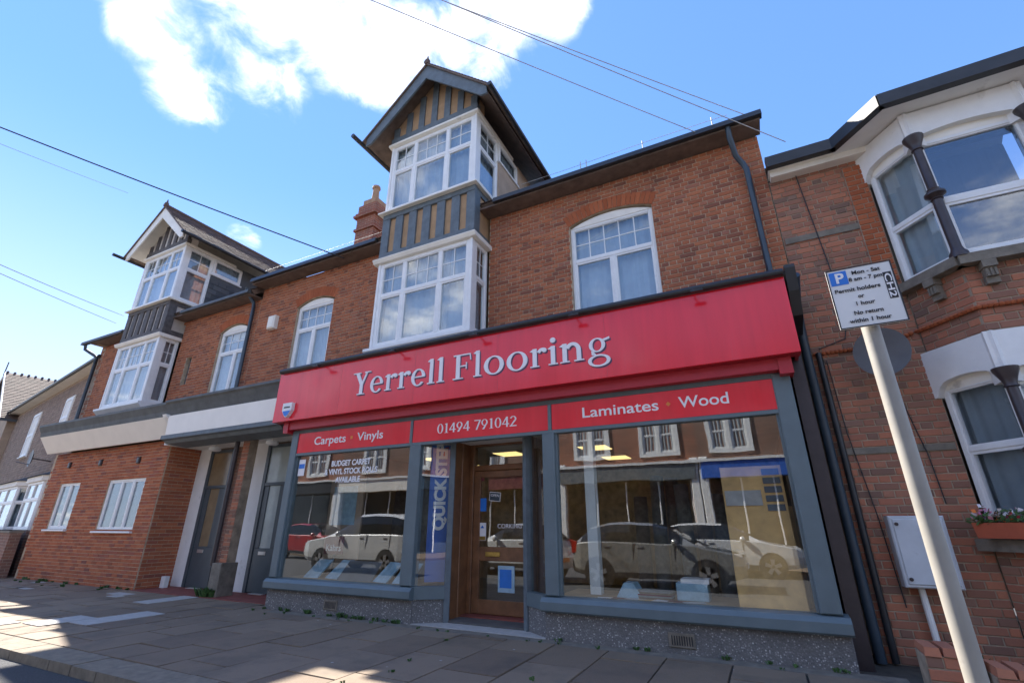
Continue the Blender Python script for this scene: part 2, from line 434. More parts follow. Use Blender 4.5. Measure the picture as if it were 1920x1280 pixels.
M['pebble'] = pebble_mat()
def slab_mat():
    m, t, b = new_mat('worn_paving_slab')
    p = wpos(t)
    oi = nd(t, 'ShaderNodeObjectInfo').outputs['Random']
    c = ramp(t, oi, [(0, (0.165, 0.112, 0.066)), (0.5, (0.20, 0.140, 0.083)), (1, (0.245, 0.178, 0.112))])
    c = mixc(t, nd(t, 'ShaderNodeMapRange', {'Value': noise(t, 140, 3, 0.7, p), 'From Min': 0.4, 'From Max': 0.75, 'To Max': 0.55}).outputs[0], c, (0.25, 0.21, 0.19))
    c = mixc(t, nd(t, 'ShaderNodeMapRange', {'Value': noise(t, 1.7, 6, 0.65, p), 'From Min': 0.48, 'From Max': 0.72, 'To Max': 0.6}).outputs[0], c, (0.085, 0.07, 0.055))
    v = nd(t, 'ShaderNodeTexVoronoi', {'Scale': 2.6, 'Vector': p})
    sp = nd(t, 'ShaderNodeMapRange', {'Value': v.outputs['Distance'], 'From Min': 0.045, 'From Max': 0.035}).outputs[0]
    c = mixc(t, sp, c, (0.42, 0.40, 0.37))
    t.links.new(c, b.inputs['Base Color'])
    b.inputs['Roughness'].default_value = 0.85
    bump(t, b, noise(t, 90, 4, 0.7, p), 0.5, 0.004)
    return m
M['slab'] = slab_mat()
def tile_mat(name, c0, c1, sc):
    m, t, b = new_mat(name)
    p = wpos(t)
    ri = nd(t, 'ShaderNodeNewGeometry').outputs['Random Per Island']
    c = ramp(t, ri, [(0, c0), (1, c1)])
    c = mixc(t, nd(t, 'ShaderNodeMapRange', {'Value': noise(t, 5, 6, 0.65, p), 'From Min': 0.5, 'From Max': 0.75, 'To Max': 0.5}).outputs[0], c, (0.10, 0.095, 0.07))
    t.links.new(c, b.inputs['Base Color'])
    b.inputs['Roughness'].default_value = 0.85
    bump(t, b, noise(t, 60, 4, 0.6, p), 0.4, 0.004)
    return m
M['tile'] = tile_mat('brown_roof_tile', (0.085, 0.055, 0.042), (0.16, 0.10, 0.075), 1)
M['slate'] = tile_mat('grey_slate', (0.055, 0.06, 0.068), (0.12, 0.125, 0.13), 1)
M['hung'] = tile_mat('tile_hanging', (0.23, 0.155, 0.11), (0.34, 0.24, 0.175), 1)
def lamp_mat(name, col, s):
    m, t, b = new_mat(name)
    b.inputs['Base Color'].default_value = (0.8, 0.75, 0.6, 1)
    b.inputs['Emission Color'].default_value = (*col, 1)
    b.inputs['Emission Strength'].default_value = s
    return m
M['panel_lamp'] = lamp_mat('lit_ceiling_panel', (1.0, 0.72, 0.28), 0.5)

# ------------------------------------------------------------------ brick walls
def segs(z, x0, x1, ops):
    iv = [(x0, x1)]
    for o in ops:
        a, b, zz0, zz1 = o[:4]
        rise = o[4] if len(o) > 4 else 0
        if z < zz0 or z > zz1 + rise: continue
        if z > zz1 and rise:
            h = (b - a) / 2; c = (a + b) / 2
            rad = (h * h + rise * rise) / (2 * rise)
            dz = z - (zz1 + rise - rad)
            w = math.sqrt(max(rad * rad - dz * dz, 0))
            a, b = c - w, c + w
        n = []
        for p, q in iv:
            if b <= p or a >= q: n.append((p, q)); continue
            if a > p: n.append((p, a))
            if b < q: n.append((b, q))
        iv = n
    return [(p, q) for p, q in iv if q - p > 0.03]
BRK = {}
def brick_mesh(L, Hh, mat):
    k = (round(L, 2), round(Hh, 3), mat.name)
    if k not in BRK:
        L = k[0]
        BRK[k] = MB().cbox(-L / 2, L / 2, 0, 0.03, -Hh / 2, Hh / 2, 0.004).mesh('brick', mat)
    return BRK[k]
def brick_wall(parent, x0, x1, y, z0, z1, ops, mat, mortar, course=0.076, bond='english', thick=0.24, T=None, ntop=300, name='wall', eye=Vector((0, 0, CAMH)), proud=0.0):
    """mortar body with courses of single bricks; nearest bricks are objects, the rest one part"""
    T = T or Matrix.Identity(4)
    wall = MB(T)
    bl = []
    n = max(1, round((z1 - z0) / course)); ch = (z1 - z0) / n
    for i in range(n):
        zc = z0 + (i + 0.5) * ch
        for a, b in segs(zc, x0, x1, ops):
            wall.box(a, b, y + 0.009, y + thick, zc - ch / 2, zc + ch / 2)
            if bond == 'english': L, off = ((0.228, 0.0) if i % 2 else (0.114, 0.057))
            elif bond == 'stretcher': L, off = 0.228, (0.114 if i % 2 else 0)
            else: L, off = None, (0.171 if i % 2 else 0)
            x = x0 - off
            j = 0
            while x < b:
                l = L if L else (0.228 if j % 2 else 0.114)
                p, q = max(x, a) , min(x + l, b)
                if q - p > 0.035: bl.append(((p + q) / 2, zc, q - p - 0.011))
                x += l; j += 1
    wo_ = wall.build(name, mortar, parent)
    hh = ch - 0.012
    def key(t):
        P = T @ Vector((t[0], y, t[1]))
        return (P - eye).length if True else 0
    inview = []
    for t in bl:
        P = T @ Vector((t[0], y, t[1]))
        d = P - eye
        fz = d.dot(FW)
        vis = fz > 0.2 and abs(d.dot(RT) / fz) < 1.1 and abs(d.dot(UP) / fz) < 0.74
        inview.append((0 if vis else 1, d.length, t))
    inview.sort(key=lambda q: (q[0], q[1]))
    R3 = T.to_3x3().to_euler()
    rest = MB(T)
    for k, (vv, dd, t) in enumerate(inview):
        dy = ru(-0.002, 0.002) - proud
        if k < ntop and vv == 0:
            P = T @ Vector((t[0], y + dy, t[1]))
            o = link('brick', brick_mesh(t[2], hh, mat), wo_, P)
            o.rotation_euler = R3
        else:
            rest.cbox(t[0] - t[2] / 2, t[0] + t[2] / 2, y + dy, y + 0.03, t[1] - hh / 2, t[1] + hh / 2, 0.004)
    if rest.v: rest.build('brickwork', mat, wo_, kind='stuff')
    return wo_
def arch_bricks(wall, xa, xb, z, rise, y, mat, h=0.23, T=None):
    c = (xa + xb) / 2; hw = (xb - xa) / 2
    rad = (hw * hw + rise * rise) / (2 * rise); zc = z + rise - rad
    a1 = math.asin(hw / rad)
    n = max(5, int(2 * a1 * (rad + h / 2) / 0.078))
    back = MB(T)
    for i in range(n):
        t0 = -a1 + 2 * a1 * i / n; t1 = -a1 + 2 * a1 * (i + 1) / n
        g = 0.004 / rad
        def pt(t, r): return (c + r * math.sin(t), zc + r * math.cos(t))
        MB(T).prism([pt(t0 + g, rad), pt(t1 - g, rad), pt(t1 - g, rad + h), pt(t0 + g, rad + h)], 'y', y - 0.004, y + 0.1).build('brick', mat, wall)
        back.prism([pt(t0, rad), pt(t1, rad), pt(t1, rad + h + .06), pt(t0, rad + h + .06)], 'y', y + 0.008, y + 0.2)
    back.build('arch_backing', M['mortar'], wall)

# ------------------------------------------------------------------ windows
def window(parent, T, w, h, cols, trans=None, grid=(), fw=0.06, depth=0.07, glass='glass', curtain_or_backing='curtain_or_backing', mat='upvc', sill=0.0, curt_y=0.12, lower=None, name='window', folds=True):
    """T: local x=width, y=inwards, z=up. cols: fractions of mullions; trans: height of the transom; grid: bars per top light"""
    fm = MB(T)
    fm.cbox(0, fw, 0, depth, 0, h, .008); fm.cbox(w - fw, w, 0, depth, 0, h, .008)
    fm.cbox(fw, w - fw, 0.001, depth, 0, fw, .008); fm.cbox(fw, w - fw, 0.001, depth, h - fw, h, .008)
    xs = [0] + [c * w for c in cols] + [w]
    for c in xs[1:-1]: fm.cbox(c - fw * .5, c + fw * .5, 0.002, depth, fw, h - fw, .008)
    if trans: fm.cbox(fw, w - fw, 0.003, depth, trans - fw * .5, trans + fw * .5, .008)
    # inner sash rims on lower lights
    fo = fm.build(name, M[mat], parent)
    bars = MB(T)
    lx = list(zip(xs[:-1], xs[1:]))
    rows = [(0, trans), (trans, h)] if trans else [(0, h)]
    for ri, (za, zb) in enumerate(rows):
        top = ri == len(rows) - 1 and trans
        cells = lx
        if lower is not None:
            if ri == 0 and len(rows) > 1:
                ys = [0] + [c * w for c in lower] + [w]
                cells = list(zip(ys[:-1], ys[1:]))
        for ci, (xa, xb) in enumerate(cells):
            a = xa + fw * (1 if xa == 0 else .5); b = xb - fw * (1 if xb == w else .5)
            z0 = za + fw * (1 if za == 0 else .5); z1 = zb - fw * (1 if zb == h else .5)
            s = 0.028 if not top else 0.012
            rim = MB(T)
            rim.box(a, a + s, 0.012, depth - .01, z0, z1).box(b - s, b, 0.012, depth - .01, z0, z1)
            rim.box(a + s, b - s, 0.013, depth - .01, z0, z0 + s).box(a + s, b - s, 0.013, depth - .01, z1 - s, z1)
            rim.build('sash', M[mat], fo)
            MB(T).box(a + s * .6, b - s * .6, 0.036, 0.042, z0 + s * .6, z1 - s * .6).build('pane', M[glass], fo)
            if top and grid:
                gx, gz = grid[min(ci, len(grid) - 1)]
                for k in range(1, gx): bars.box(a + (b - a) * k / gx - .008, a + (b - a) * k / gx + .008, .027, .034, z0, z1)
                for k in range(1, gz): bars.box(a, b, .0275, .0345, z0 + (z1 - z0) * k / gz - .008, z0 + (z1 - z0) * k / gz + .008)
    if lower is not None and trans:
        m2 = MB(T)
        for c in lower: m2.cbox(c * w - fw * .5, c * w + fw * .5, 0.002, depth, fw, trans - fw * .5, .008)
        m2.build('mullion', M[mat], fo)
    if bars.v: bars.build('glazing_bars', M[mat], fo)
    if sill: MB(T).cbox(-0.05, w + 0.05, -sill, depth, -0.045, -0.002, .008).build('sill', M[mat], fo)
    if curtain_or_backing:
        cm_ = MB(T)
        n = max(8, int(w / 0.03)) if folds else 1
        yy = [curt_y + (0.014 * math.sin(k * 1.35 + 0.6 * math.sin(k * .37)) if folds else 0) for k in range(n + 1)]
        pts = [(0.012 + (w - .024) * k / n, yy[k]) for k in range(n + 1)]
        vs = [(p[0], p[1], .012) for p in pts] + [(p[0], p[1], h - .012) for p in pts]
        cm_.add(vs, [(k, k + 1, n + 2 + k, n + 1 + k) for k in range(n)])
        cm_.build('curtain_or_backing', M[curtain_or_backing], fo, smooth=folds)  # with the dark material this is a backing sheet for an unlit room
    return fo
def Tf(x, y, z): return frame((x, y, z), (1, 0, 0), (0, -1, 0))

# ------------------------------------------------------------------ ground, road, pavement
struct(MB().box(-400, 400, -400, 400, -0.6, -0.13).build('ground', M['asphalt']))
struct(MB().box(-120, 120, -5.6, 2.93, -0.128, -0.085).build('road', M['asphalt']))
pav = struct(MB().box(-60, 40, 3.29, 9.5, -0.12, -0.02).build('pavement', plain('joint_sand', (0.07, 0.062, 0.05), 0.95, 0.3, 12, 0.4, 0.004)))
struct(MB().box(-60, 40, -8.7, -5.6, -0.12, 0.0).build('far_pavement', M['slab']))
x = -22.0
kj = 0
while x < 3:
    l = ru(0.42, 0.5) if kj % 3 else 0.9
    dz = ru(-0.004, 0.004)
    MB().cbox(x + .007, x + l - .007, 2.94, 3.28, -0.1, 0.0 + dz, 0.0).build('kerb_stone', M['kerb'], pav)
    x += l; kj += 1
PALE = [(-9.12, -8.62, 4.02, 5.05), (-9.62, -9.14, 3.7, 4.38), (-10.45, -9.98, 5.5, 6.62), (-10.35, -9.72, 3.34, 3.72)]
cx = -25.1
ci = 0
SL = {}
while cx < 4.2:
    yb = 5.93 if cx > -8 else 7.2
    y = 3.295 - [0.0, 0.42, 0.18, 0.6][ci % 4]
    while y < yb - 0.05:
        l = 0.9
        a, b = max(y, 3.295), min(y + l, yb)
        if b - a > 0.06:
            zt = ru(-0.0035, 0.0035)
            mb = MB()
            g = 0.005
            tx, ty = ru(-.003, .003), ru(-.003, .003)
            c = 0.006
            mb.add([(cx + g, a + g, -.05), (cx + .63 - g, a + g, -.05), (cx + .63 - g, b - g, -.05), (cx + g, b - g, -.05),
                    (cx + g + c, a + g + c, zt - tx - ty), (cx + .63 - g - c, a + g + c, zt + tx - ty), (cx + .63 - g - c, b - g - c, zt + tx + ty), (cx + g + c, b - g - c, zt - tx + ty)],
                   [(0, 1, 5, 4), (1, 2, 6, 5), (2, 3, 7, 6), (3, 0, 4, 7), (4, 5, 6, 7)])
            mb.build('paving_slab', M['slab'], pav)
        y += l
    cx += 0.63; ci += 1
for a, b, c, d in PALE:
    MB().cbox(a, b, c, d, 0.0, 0.009, 0).build('pale_slab', M['concrete'], pav)
for i in range(9):
    a = ru(-17.5, -11.5); c = ru(5.3, 6.1)
    MB().box(a, a + ru(.3, .6), c, c + ru(.12, .25), 0.0, 0.008).build('pale_slab', M['concrete'] if i % 2 else M['kerb'], pav)
MB().box(-8, 0.9, 5.925, 6.14, -.05, -0.004).build('mortar_strip', M['stone'], pav)

# ------------------------------------------------------------------ roofs
def tiles(parent, O, U, V, lu, lv, mat, tw=0.17, th=0.11, name='tile_courses', T=0.014):
    U = Vector(U).normalized(); V = Vector(V).normalized(); N = U.cross(V)
    mb = MB()
    nv = int(lv / th); nu = int(lu / tw)
    for j in range(nv):
        off = (j % 2) * tw / 2
        for i in range(nu + 1):
            a = max(i * tw - off, 0); b = min((i + 1) * tw - off, lu)
            if b - a < 0.02: continue
            h0 = T + ru(0, .004); h1 = 0.003
            p = lambda u, v, n: tuple(Vector(O) + U * u + V * v + N * n)
            v0, v1 = j * th, (j + 1) * th + 0.012
            a += .002; b -= .002
            mb.add([p(a, v0, 0), p(b, v0, 0), p(b, v0, h0), p(a, v0, h0), p(a, v1, h1), p(b, v1, h1)],
                   [(0, 1, 2, 3), (3, 2, 5, 4), (0, 3, 4), (1, 5, 2)])
    return mb.build(name, mat, parent, kind='stuff')
def gable_bay(P, xc, hw, yb, yw, zl0, zl1, zb1, zu0, zu1, zap, sty):
    """two-storey oriel with half-timber band and gabled dormer; all parts of building P"""
    x0, x1 = xc - hw, xc + hw
    tm, inf, bb = M[sty['timber']], M[sty['infill']], M[sty['barge']]
    cols = (0.29, 0.69)
    dpt = yw - yb
    # corner posts and bottoms
    for (z0, z1, sd) in ((zl0, zl1, dpt), (zu0, zu1, dpt + 0.35)):
        tr = (z1 - z0) * 0.60
        window(P, Tf(x0 + .06, yb, z0), 2 * hw - .12, z1 - z0, cols, tr, ((2, 2), (3, 2), (2, 2)), fw=0.075, curtain_or_backing=sty['curt'], mat='upvc', curt_y=.16)
        for xx in (x0, x1 - .06):
            MB().cbox(xx, xx + .06, yb - .012, yb + .1, z0 - .01, z1 + .01, .008).build('corner_post', M['upvc'], P)
        window(P, frame((x1 - .004, yb + .1, z0), (0, 1, 0), (1, 0, 0)), sd - .1, z1 - z0, (), tr, ((2, 2),), fw=0.07, curtain_or_backing=sty['curt2'], mat='upvc', curt_y=.14)
        window(P, frame((x0 + .004, yb + sd, z0), (0, -1, 0), (-1, 0, 0)), sd - .1, z1 - z0, (), tr, ((2, 2),), fw=0.07, curtain_or_backing=sty['curt2'], mat='upvc', curt_y=.14)
    MB().prism([(yb - .10, zl0 - .07), (yb - .10, zl0 - .02), (yb, zl0), (yw, zl0), (yw, zl0 - .16), (yb, zl0 - .16)], 'x', x0 - .06, x1 + .06).build('bay_sill', M['upvc'], P)
    # cornice over lower lights
    MB().prism([(yb - .10, zl1 + .075), (yb - .06, zl1 + .01), (yb + .02, zl1), (yw, zl1), (yw, zl1 + .09), (yb - .10, zl1 + .09)], 'x', x0 - .09, x1 + .09).build('cornice', M['cream'], P)
    # half timber band
    bz0, bz1 = zb1, zu0 - .07
    MB().box(x0 + .02, x1 - .02, yb + .03, yw + .3, zl1 + .09, bz1).build('band_infill', inf, P)
    MB().cbox(x0 - .02, x1 + .02, yb - .02, yb + .06, zl1 + .09, bz0 + .16, .006).build('beam', tm, P)
    MB().cbox(x0 - .02, x1 + .02, yb - .02, yb + .06, bz1 - .12, bz1, .006).build('beam', tm, P)
    n = 7
    for i in range(n):
        w_ = .19
        xa = x0 - .02 + (2 * hw + .04 - w_) * i / (n - 1)
        MB().cbox(xa, xa + w_, yb - .012, yb + .05, bz0 + .16, bz1 - .12, .006).build('timber_stud', tm, P)
    for sx in (x0 - .01, x1 - .05):
        MB().box(sx, sx + .06, yb + .065, yw + .3, zl1 + .095, bz0 + .16).build('beam', tm, P)
        MB().box(sx, sx + .06, yb + .065, yw + .3, bz1 - .12, bz1).build('beam', tm, P)
        MB().box(sx - .002, sx + .062, yb + .052, yb + .2, bz0 + .16, bz1 - .12).build('timber_stud', tm, P)
    MB().prism([(yb - .11, bz1), (yb - .11, bz1 + .03), (yb, zu0), (yw + .3, zu0), (yw + .3, bz1)], 'x', x0 - .09, x1 + .09).build('sill_board', M['cream'], P)
    # head moulding
    MB().prism([(yb - .07, zu1 + .02), (yb - .07, zu1 + .07), (yb + .0, zu1 + .08), (yw + 1.0, zu1 + .08), (yw + 1.0, zu1), (yb - .01, zu1)], 'x', x0 - .05, x1 + .05).build('head_moulding', M['cream'], P)
    # dormer cheeks behind the side lights
    ys = yb + dpt + .35
    yend = 10.6
    for sx, nrm in ((x1 - .03, 1), (x0 - .03, -1)):
        MB().box(sx, sx + .06, ys, yend, zb1 - .3, zu1 - .52).build('dormer_cheek', M[sty['cheek']], P)
        MB().box(sx, sx + .06, ys + .9, yend, zu1 - .52, zu1 + .05).build('dormer_cheek', M[sty['cheek']], P)
        U = (0, 1, 0) if nrm > 0 else (0, -1, 0)
        oy = ys if nrm > 0 else ys + .9
        window(P, frame((sx + (.064 if nrm > 0 else -.004), oy, zu1 - .52), U, (nrm, 0, 0)), .9, .52, (), None, (), fw=0.05, curtain_or_backing=sty['curt2'], sill=.03, curt_y=.1)
    if sty['cheek'] == 'slate':
        tiles(P, (x1 + .034, ys, zb1 - .3), (0, 1, 0), (0, 0, 1), yend - ys, zu1 - .55 - zb1 + .3, M['slate'], .25, .16, 'slate_hanging')
    # gable triangle
    zg = zu1 + .08
    ry = yb - .38
    half = hw + .42
    slope = (zap - (zg + .12)) / half
    zed = zap - slope * half           # roof underside edge height
    gy = yb - .02
    hin = zap - .12 - zg
    MB().prism([(xc - hw, zg), (xc + hw, zg), (xc + hw, zg + hin - hw * slope), (xc, zg + hin), (xc - hw, zg + hin - hw * slope)], 'y', gy + .02, gy + .3).build('gable_infill', inf, P)
    MB().cbox(xc - hw - .02, xc + hw + .02, gy - .02, gy + .1, zg, zg + .17, .006).build('beam', tm, P)
    k = 7
    for i in range(k):
        xa = xc - hw + .03 + (2 * hw - .18) * i / (k - 1)
        ht = hin - abs(xa + .06 - xc) * slope - .03
        if ht > .2: MB().box(xa, xa + .15, gy - .01, gy + .08, zg + .17, zg + ht).build('timber_stud', tm, P)
    # bargeboards, boarded soffit and tiled slopes
    for s in (-1, 1):
        def q(t, dz): return (xc + s * t, zap - slope * t + dz)
        MB().prism([q(0, -.02), q(half, -.02), q(half + .02, -.22), q(half - .12, -.34), q(0, -.42)], 'y', ry, ry + .04).build('bargeboard', bb, P)
        MB().prism([q(0, -.05), q(half - .02, -.05), q(half - .02, -.09), q(0, -.09)], 'y', ry + .041, yend).build('soffit_boards', M[sty['soffit']], P)
        MB().prism([q(-.0, .0), q(half + .1, .0), q(half + .1, -.045), q(-.0, -.045)], 'y', ry - .04, yend).build('roof_deck', M['soffit'], P)
        d = Vector((s, 0, -slope)).normalized()
        lv = math.hypot(half + .1, slope * (half + .1))
        e = Vector((xc, 0, zap)) + d * lv
        if s > 0: tiles(P, (e.x, ry - .05, e.z + .004), (0, 1, 0), (-d.x, 0, -d.z), yend - ry, lv, M[sty['tile']])
        else: tiles(P, (e.x, yend, e.z + .004), (0, -1, 0), (-d.x, 0, -d.z), yend - ry, lv, M[sty['tile']])
        gx = e.x + s * .03
        MB().tube([(gx, ry - .1 if s > 0 else ry - .3, e.z - .05), (gx, yend, e.z - .05)], .05, 8).build('dormer_gutter', M['black'], P)
    MB().tube([(xc, ry - .06, zap + .02), (xc, yend, zap + .02)], .06, 8).build('ridge_tiles', M[sty['tile']], P)
    MB().lathe([(.05, 0), (.06, .08), (.03, .12), (.012, .22)], (xc, ry, zap + .02), 8).build('finial', M[sty['tile']], P)

def gutter(parent, pts, r=.055, mat='black', name='gutter'):
    return MB().tube(pts, r, 10).build(name, M[mat], parent, smooth=True)
def head_infill(P, xa, xb, z, rise, y):
    c = (xa + xb) / 2; hw = (xb - xa) / 2
    rad = (hw * hw + rise * rise) / (2 * rise); zc = z + rise - rad
    a1 = math.asin(hw / rad)
    pl = [(xa, z)] + [(c + rad * math.sin(-a1 + 2 * a1 * i / 12), zc + rad * math.cos(-a1 + 2 * a1 * i / 12)) for i in range(13)] + [(xb, z)]
    MB().prism(pl[1:-1][::-1], 'y', y, y + .08).build('arched_head', M['cream'], P)

# ------------------------------------------------------------------ the shop building
shop = thing('shop_building', 'red brick building with red shop front and half-timbered gabled bay', 'building', (-4.8, 6.8, 0))
YW, YB, YS = 6.75, 6.20, 6.13
w1 = (-2.27, -0.84, 4.0, 6.22)
w2 = (-9.12, -7.95, 4.0, 6.12)
ops = [w1, (w1[0] - .03, w1[1] + .03, 6.21, 6.36, .17), w2, (w2[0] - .03, w2[1] + .03, 6.11, 6.25, .16), (-6.16, -3.90, 3.9, 7.2)]
wall = brick_wall(shop, -10.55, 0.85, YW, 3.95, 6.92, ops, M['brick'], M['mortar'])
for w_ in (w1, w2):
    arch_bricks(wall, w_[0] - .02, w_[1] + .02, w_[3], .15, YW, M['rubbed'])
    head_infill(shop, w_[0], w_[1], w_[3] - .03, .15, YW + .05)
    window(shop, Tf(w_[0], YW + .06, 4.28), w_[1] - w_[0], w_[3] - 4.29, (), 1.24, ((5, 2),) if w_ is w1 else ((4, 2),), fw=.065, lower=(0.5,), curt_y=.15)
MB().box(.62, .84, YW + .05, 12, 3.95, 6.9).box(-10.55, -10.3, 7, 12, 3.95, 6.9).box(-10.5, .8, 11.8, 12, 0, 6.9).box(.62, .85, 7.0, 12, 0, 3.95).build('side_wall', M['mortar_old'], shop)
# eaves: soffit board, gutter, main roof
MB().box(-10.56, .9, 6.42, 6.76, 6.93, 6.965).build('eaves_soffit', M['soffit'], shop)
for a, b in ((-10.56, -6.5), (-3.62, .93)):
    MB().prism([(6.34, 6.96), (6.36, 7.06), (6.42, 7.07), (6.46, 6.96)], 'x', a, b).build('gutter', M['black'], shop)
def slope_roof(P, xa, xb, y0, z0, y1, z1, mat):
    MB().prism([(y0, z0), (y1, z1), (y1, z1 - .12), (y0 + .1, z0 - .08)], 'x', xa, xb).build('main_roof', M['soffit'], P)
    L = math.hypot(y1 - y0, z1 - z0)
    tiles(P, (xa, y0 - .02, z0 + .005), (1, 0, 0), (0, (y1 - y0) / L, (z1 - z0) / L), xb - xa, L, M[mat], .25, .18)
slope_roof(shop, -10.56, .9, 6.44, 7.06, 10.2, 9.7, 'tile')
MB().prism([(10.2, 9.7), (14, 7.06), (14, 6.95), (10.2, 9.58)], 'x', -10.56, .9).build('rear_roof', M['tile'], shop)
MB().prism([(6.5, 6.95), (10.2, 9.62), (12, 8.3), (12, 6.95)], 'x', .62, .84).build('gable_wall', M['mortar_old'], shop)
gable_bay(shop, -5.04, 1.11, YB, YW, 4.37, 6.18, 6.27, 7.44, 9.18, 10.80,
          dict(timber='timber', infill='render', barge='timber', cheek='render2', soffit='soffit', tile='tile', curt='curtain_or_backing', curt2='blind'))
# bird netting posts along the eaves
for px in (1089, 1100, 1207, 1339):
    p = at_y(px, 330 - (px - 1089) * .32, 6.5)
    MB().tube([(p.x, 6.52, 7.0), (p.x, 6.52, 7.36)], .008, 6).build('net_post', M['cablew'], shop)
MB().tube([(-3.1, 6.52, 7.3), (-2.2, 6.52, 7.29), (-.6, 6.52, 7.31), (.5, 6.52, 7.3)], .004, 5).build('net_wire', M['cablew'], shop)
MB().tube([(-10.3, 6.52, 7.3), (-8.2, 6.52, 7.3), (-6.3, 6.52, 7.29)], .004, 5).build('net_wire', M['cablew'], shop)
# downpipes
MB().tube([(.46, 6.42, 7.0), (.46, 6.44, 6.78), (.5, 6.6, 6.55), (.58, 6.66, 6.4), (.61, 6.67, 6.3), (.61, 6.67, 4.1)], .042, 10).build('downpipe', M['navy'], shop, smooth=True)
MB().tube([(-10.76, 6.42, 6.9), (-10.76, 6.5, 6.75), (-10.72, 6.66, 6.55), (-10.7, 6.67, 6.45), (-10.7, 6.67, 3.98)], .045, 10).build('downpipe', M['navy'], shop, smooth=True)
MB().cbox(-9.98, -9.74, 6.62, 6.752, 5.68, 6.02, .03).build('vent_cover', M['cream'], shop)
# chimney
ch = MB().box(-9.75, -9.05, 8.7, 9.5, 7.0, 10.55).build('chimney', M['farbrick'], shop)
for i, (z, o_) in enumerate(((9.62, .05), (10.1, .09), (10.18, .05))):
    MB().box(-9.75 - o_, -9.05 + o_, 8.7 - o_, 9.5 + o_, z, z + .075).build('chimney_band', M['farbrick'], ch)
MB().box(-9.66, -9.14, 8.78, 9.42, 10.55, 10.8).build('chimney_head', M['pot'], ch)
for xx in (-9.42,):
    MB().lathe([(.13, 10.8), (.105, 11.1), (.10, 11.3), (.135, 11.34), (.12, 11.42)], (xx, 9.0, 0), 12).build('chimney_pot', M['pot'], ch, smooth=True)
# flat lead roof over the projecting shop with gutter
MB().prism([(5.84, 4.055), (5.84, 4.10), (6.76, 4.22), (6.76, 3.96), (5.96, 3.98)], 'x', -8.02, .78).build('lead_roof', M['lead'], shop)
MB().prism([(6.0, 4.06), (6.16, 4.22), (6.76, 4.32), (6.76, 4.2), (6.0, 4.03)], 'x', -6.3, -3.8).build('bay_flashing', M['lead'], shop)
g_ = gutter(shop, [(-8.0, 5.815, 4.085), (.66, 5.815, 4.085)], .045)
for xx in (-6.9, -5.15, -3.55, -1.95, -.35):
    MB().tube([(xx, 5.86, 4.07), (xx - .0, 5.7, 4.03), (xx + .05, 5.66, 3.98)], .012, 6).build('sign_light_arm', M['black'], shop)
    MB().cbox(xx - .02, xx + .12, 5.62, 5.68, 3.965, 3.995, .006).build('sign_light_head', M['black'], shop)
MB().prism([(5.80, 4.12), (5.88, 3.85), (6.05, 3.6), (6.5, 3.5), (6.5, 4.16), (5.80, 4.16)], 'x', .68, .79).build('console_bracket', M['black'], shop)
# frame over the windows
MB().box(-7.72, .47, YS + .0, YS + .12, 2.9, 3.12).build('head_frame', M['grey'], shop)
MB().box(-7.72, .47, YS - .01, YS + .1, 2.485, 2.53).build('transom_rail', M['grey'], shop)
for xx in (-4.935, -2.50): MB().cbox(xx - .025, xx + .025, YS - .014, YS + .1, 2.53, 2.9, .005).build('panel_divider', M['grey'], shop)
for a, b in ((-7.75, -7.58), (-4.93, -4.72), (-2.62, -2.44), (.33, .52)):
    MB().cbox(a, b, YS - .02, YS + .14, .47, 2.486 if a < 0 and a > -7 else 2.95, .012).build('pilaster', M['grey'], shop)
for a, b in ((-7.75, -4.70), (-2.64, .55)):
    MB().cbox(a + .0, b, YS - .0, YS + .3, -.02, .30, .006).build('plinth', M['pebble'], shop)
    MB().prism([(YS - .09, .32), (YS - .09, .41), (YS - .05, .455), (YS + .12, .472), (YS + .12, .30), (YS - .07, .30)], 'x', a - .02, b + .02).build('stall_sill', M['grey'], shop)
for a, b, nm in ((-7.58, -4.93, 0), (-2.44, .33, 1)):
    MB().box(a, b, YS + .055, YS + .063, .472, 2.486).build('shop_pane', M['shopglass'], shop)
    for e_ in (a, b - .03): MB().box(e_, e_ + .03, YS + .02, YS + .1, .472, 2.486).build('pane_bead', M['grey'], shop)
for xx, zz in ((-6.25, .14), (-1.03, .125)):
    v_ = MB().cbox(xx - .14, xx + .14, YS - .018, YS + .02, zz - .07, zz + .07, .008).build('air_vent', M['stone'], shop)
    for k in range(9): MB().box(xx - .105 + k * .026, xx - .093 + k * .026, YS - .0215, YS - .019, zz - .045, zz + .045).build('vent_slot', M['blk'], v_)
# splayed lobby
def lobby(cx_, s):
    p0 = Vector((cx_, YS + .02, 0)); p1 = Vector((cx_ + s * .42, YS + .32, 0))
    U = (p1 - p0).normalized()
    L = (p1 - p0).length
    T = frame(p0, U, (U.y, -U.x, 0)) if s > 0 else frame(p1, -U, (-U.y, U.x, 0))
    MB(T).box(.0, L, .0, .12, -.02, .30).build('plinth', M['pebble'], shop)
    MB(T).box(-.0, L, -.03, .1, .301, .465).build('stall_sill', M['grey'], shop)
    MB(T).box(.03, L - .05, .04, .048, .465, 2.5).build('shop_pane', M['shopglass'], shop)
    a, b = (L - .06, L + .03) if s > 0 else (-.03, .06)
    MB(T).cbox(a, b, -.035, .08, -.02, 2.55, .01).build('lobby_post', M['timber'], shop)
    xx = p1.x
    x_a, x_b = (xx - .05, xx + .0) if s > 0 else (xx, xx + .05)
    MB().box(x_a, x_b, p1.y + .04, 7.02, -.02, 2.6).build('lobby_panel', M['wood'], shop)
    MB().cbox(x_a - .01, x_b + .01, p1.y + .25, p1.y + .31, -.02, 2.6, .01).build('lobby_stile', M['wood'], shop)
lobby(-4.72, 1); lobby(-2.62, -1)
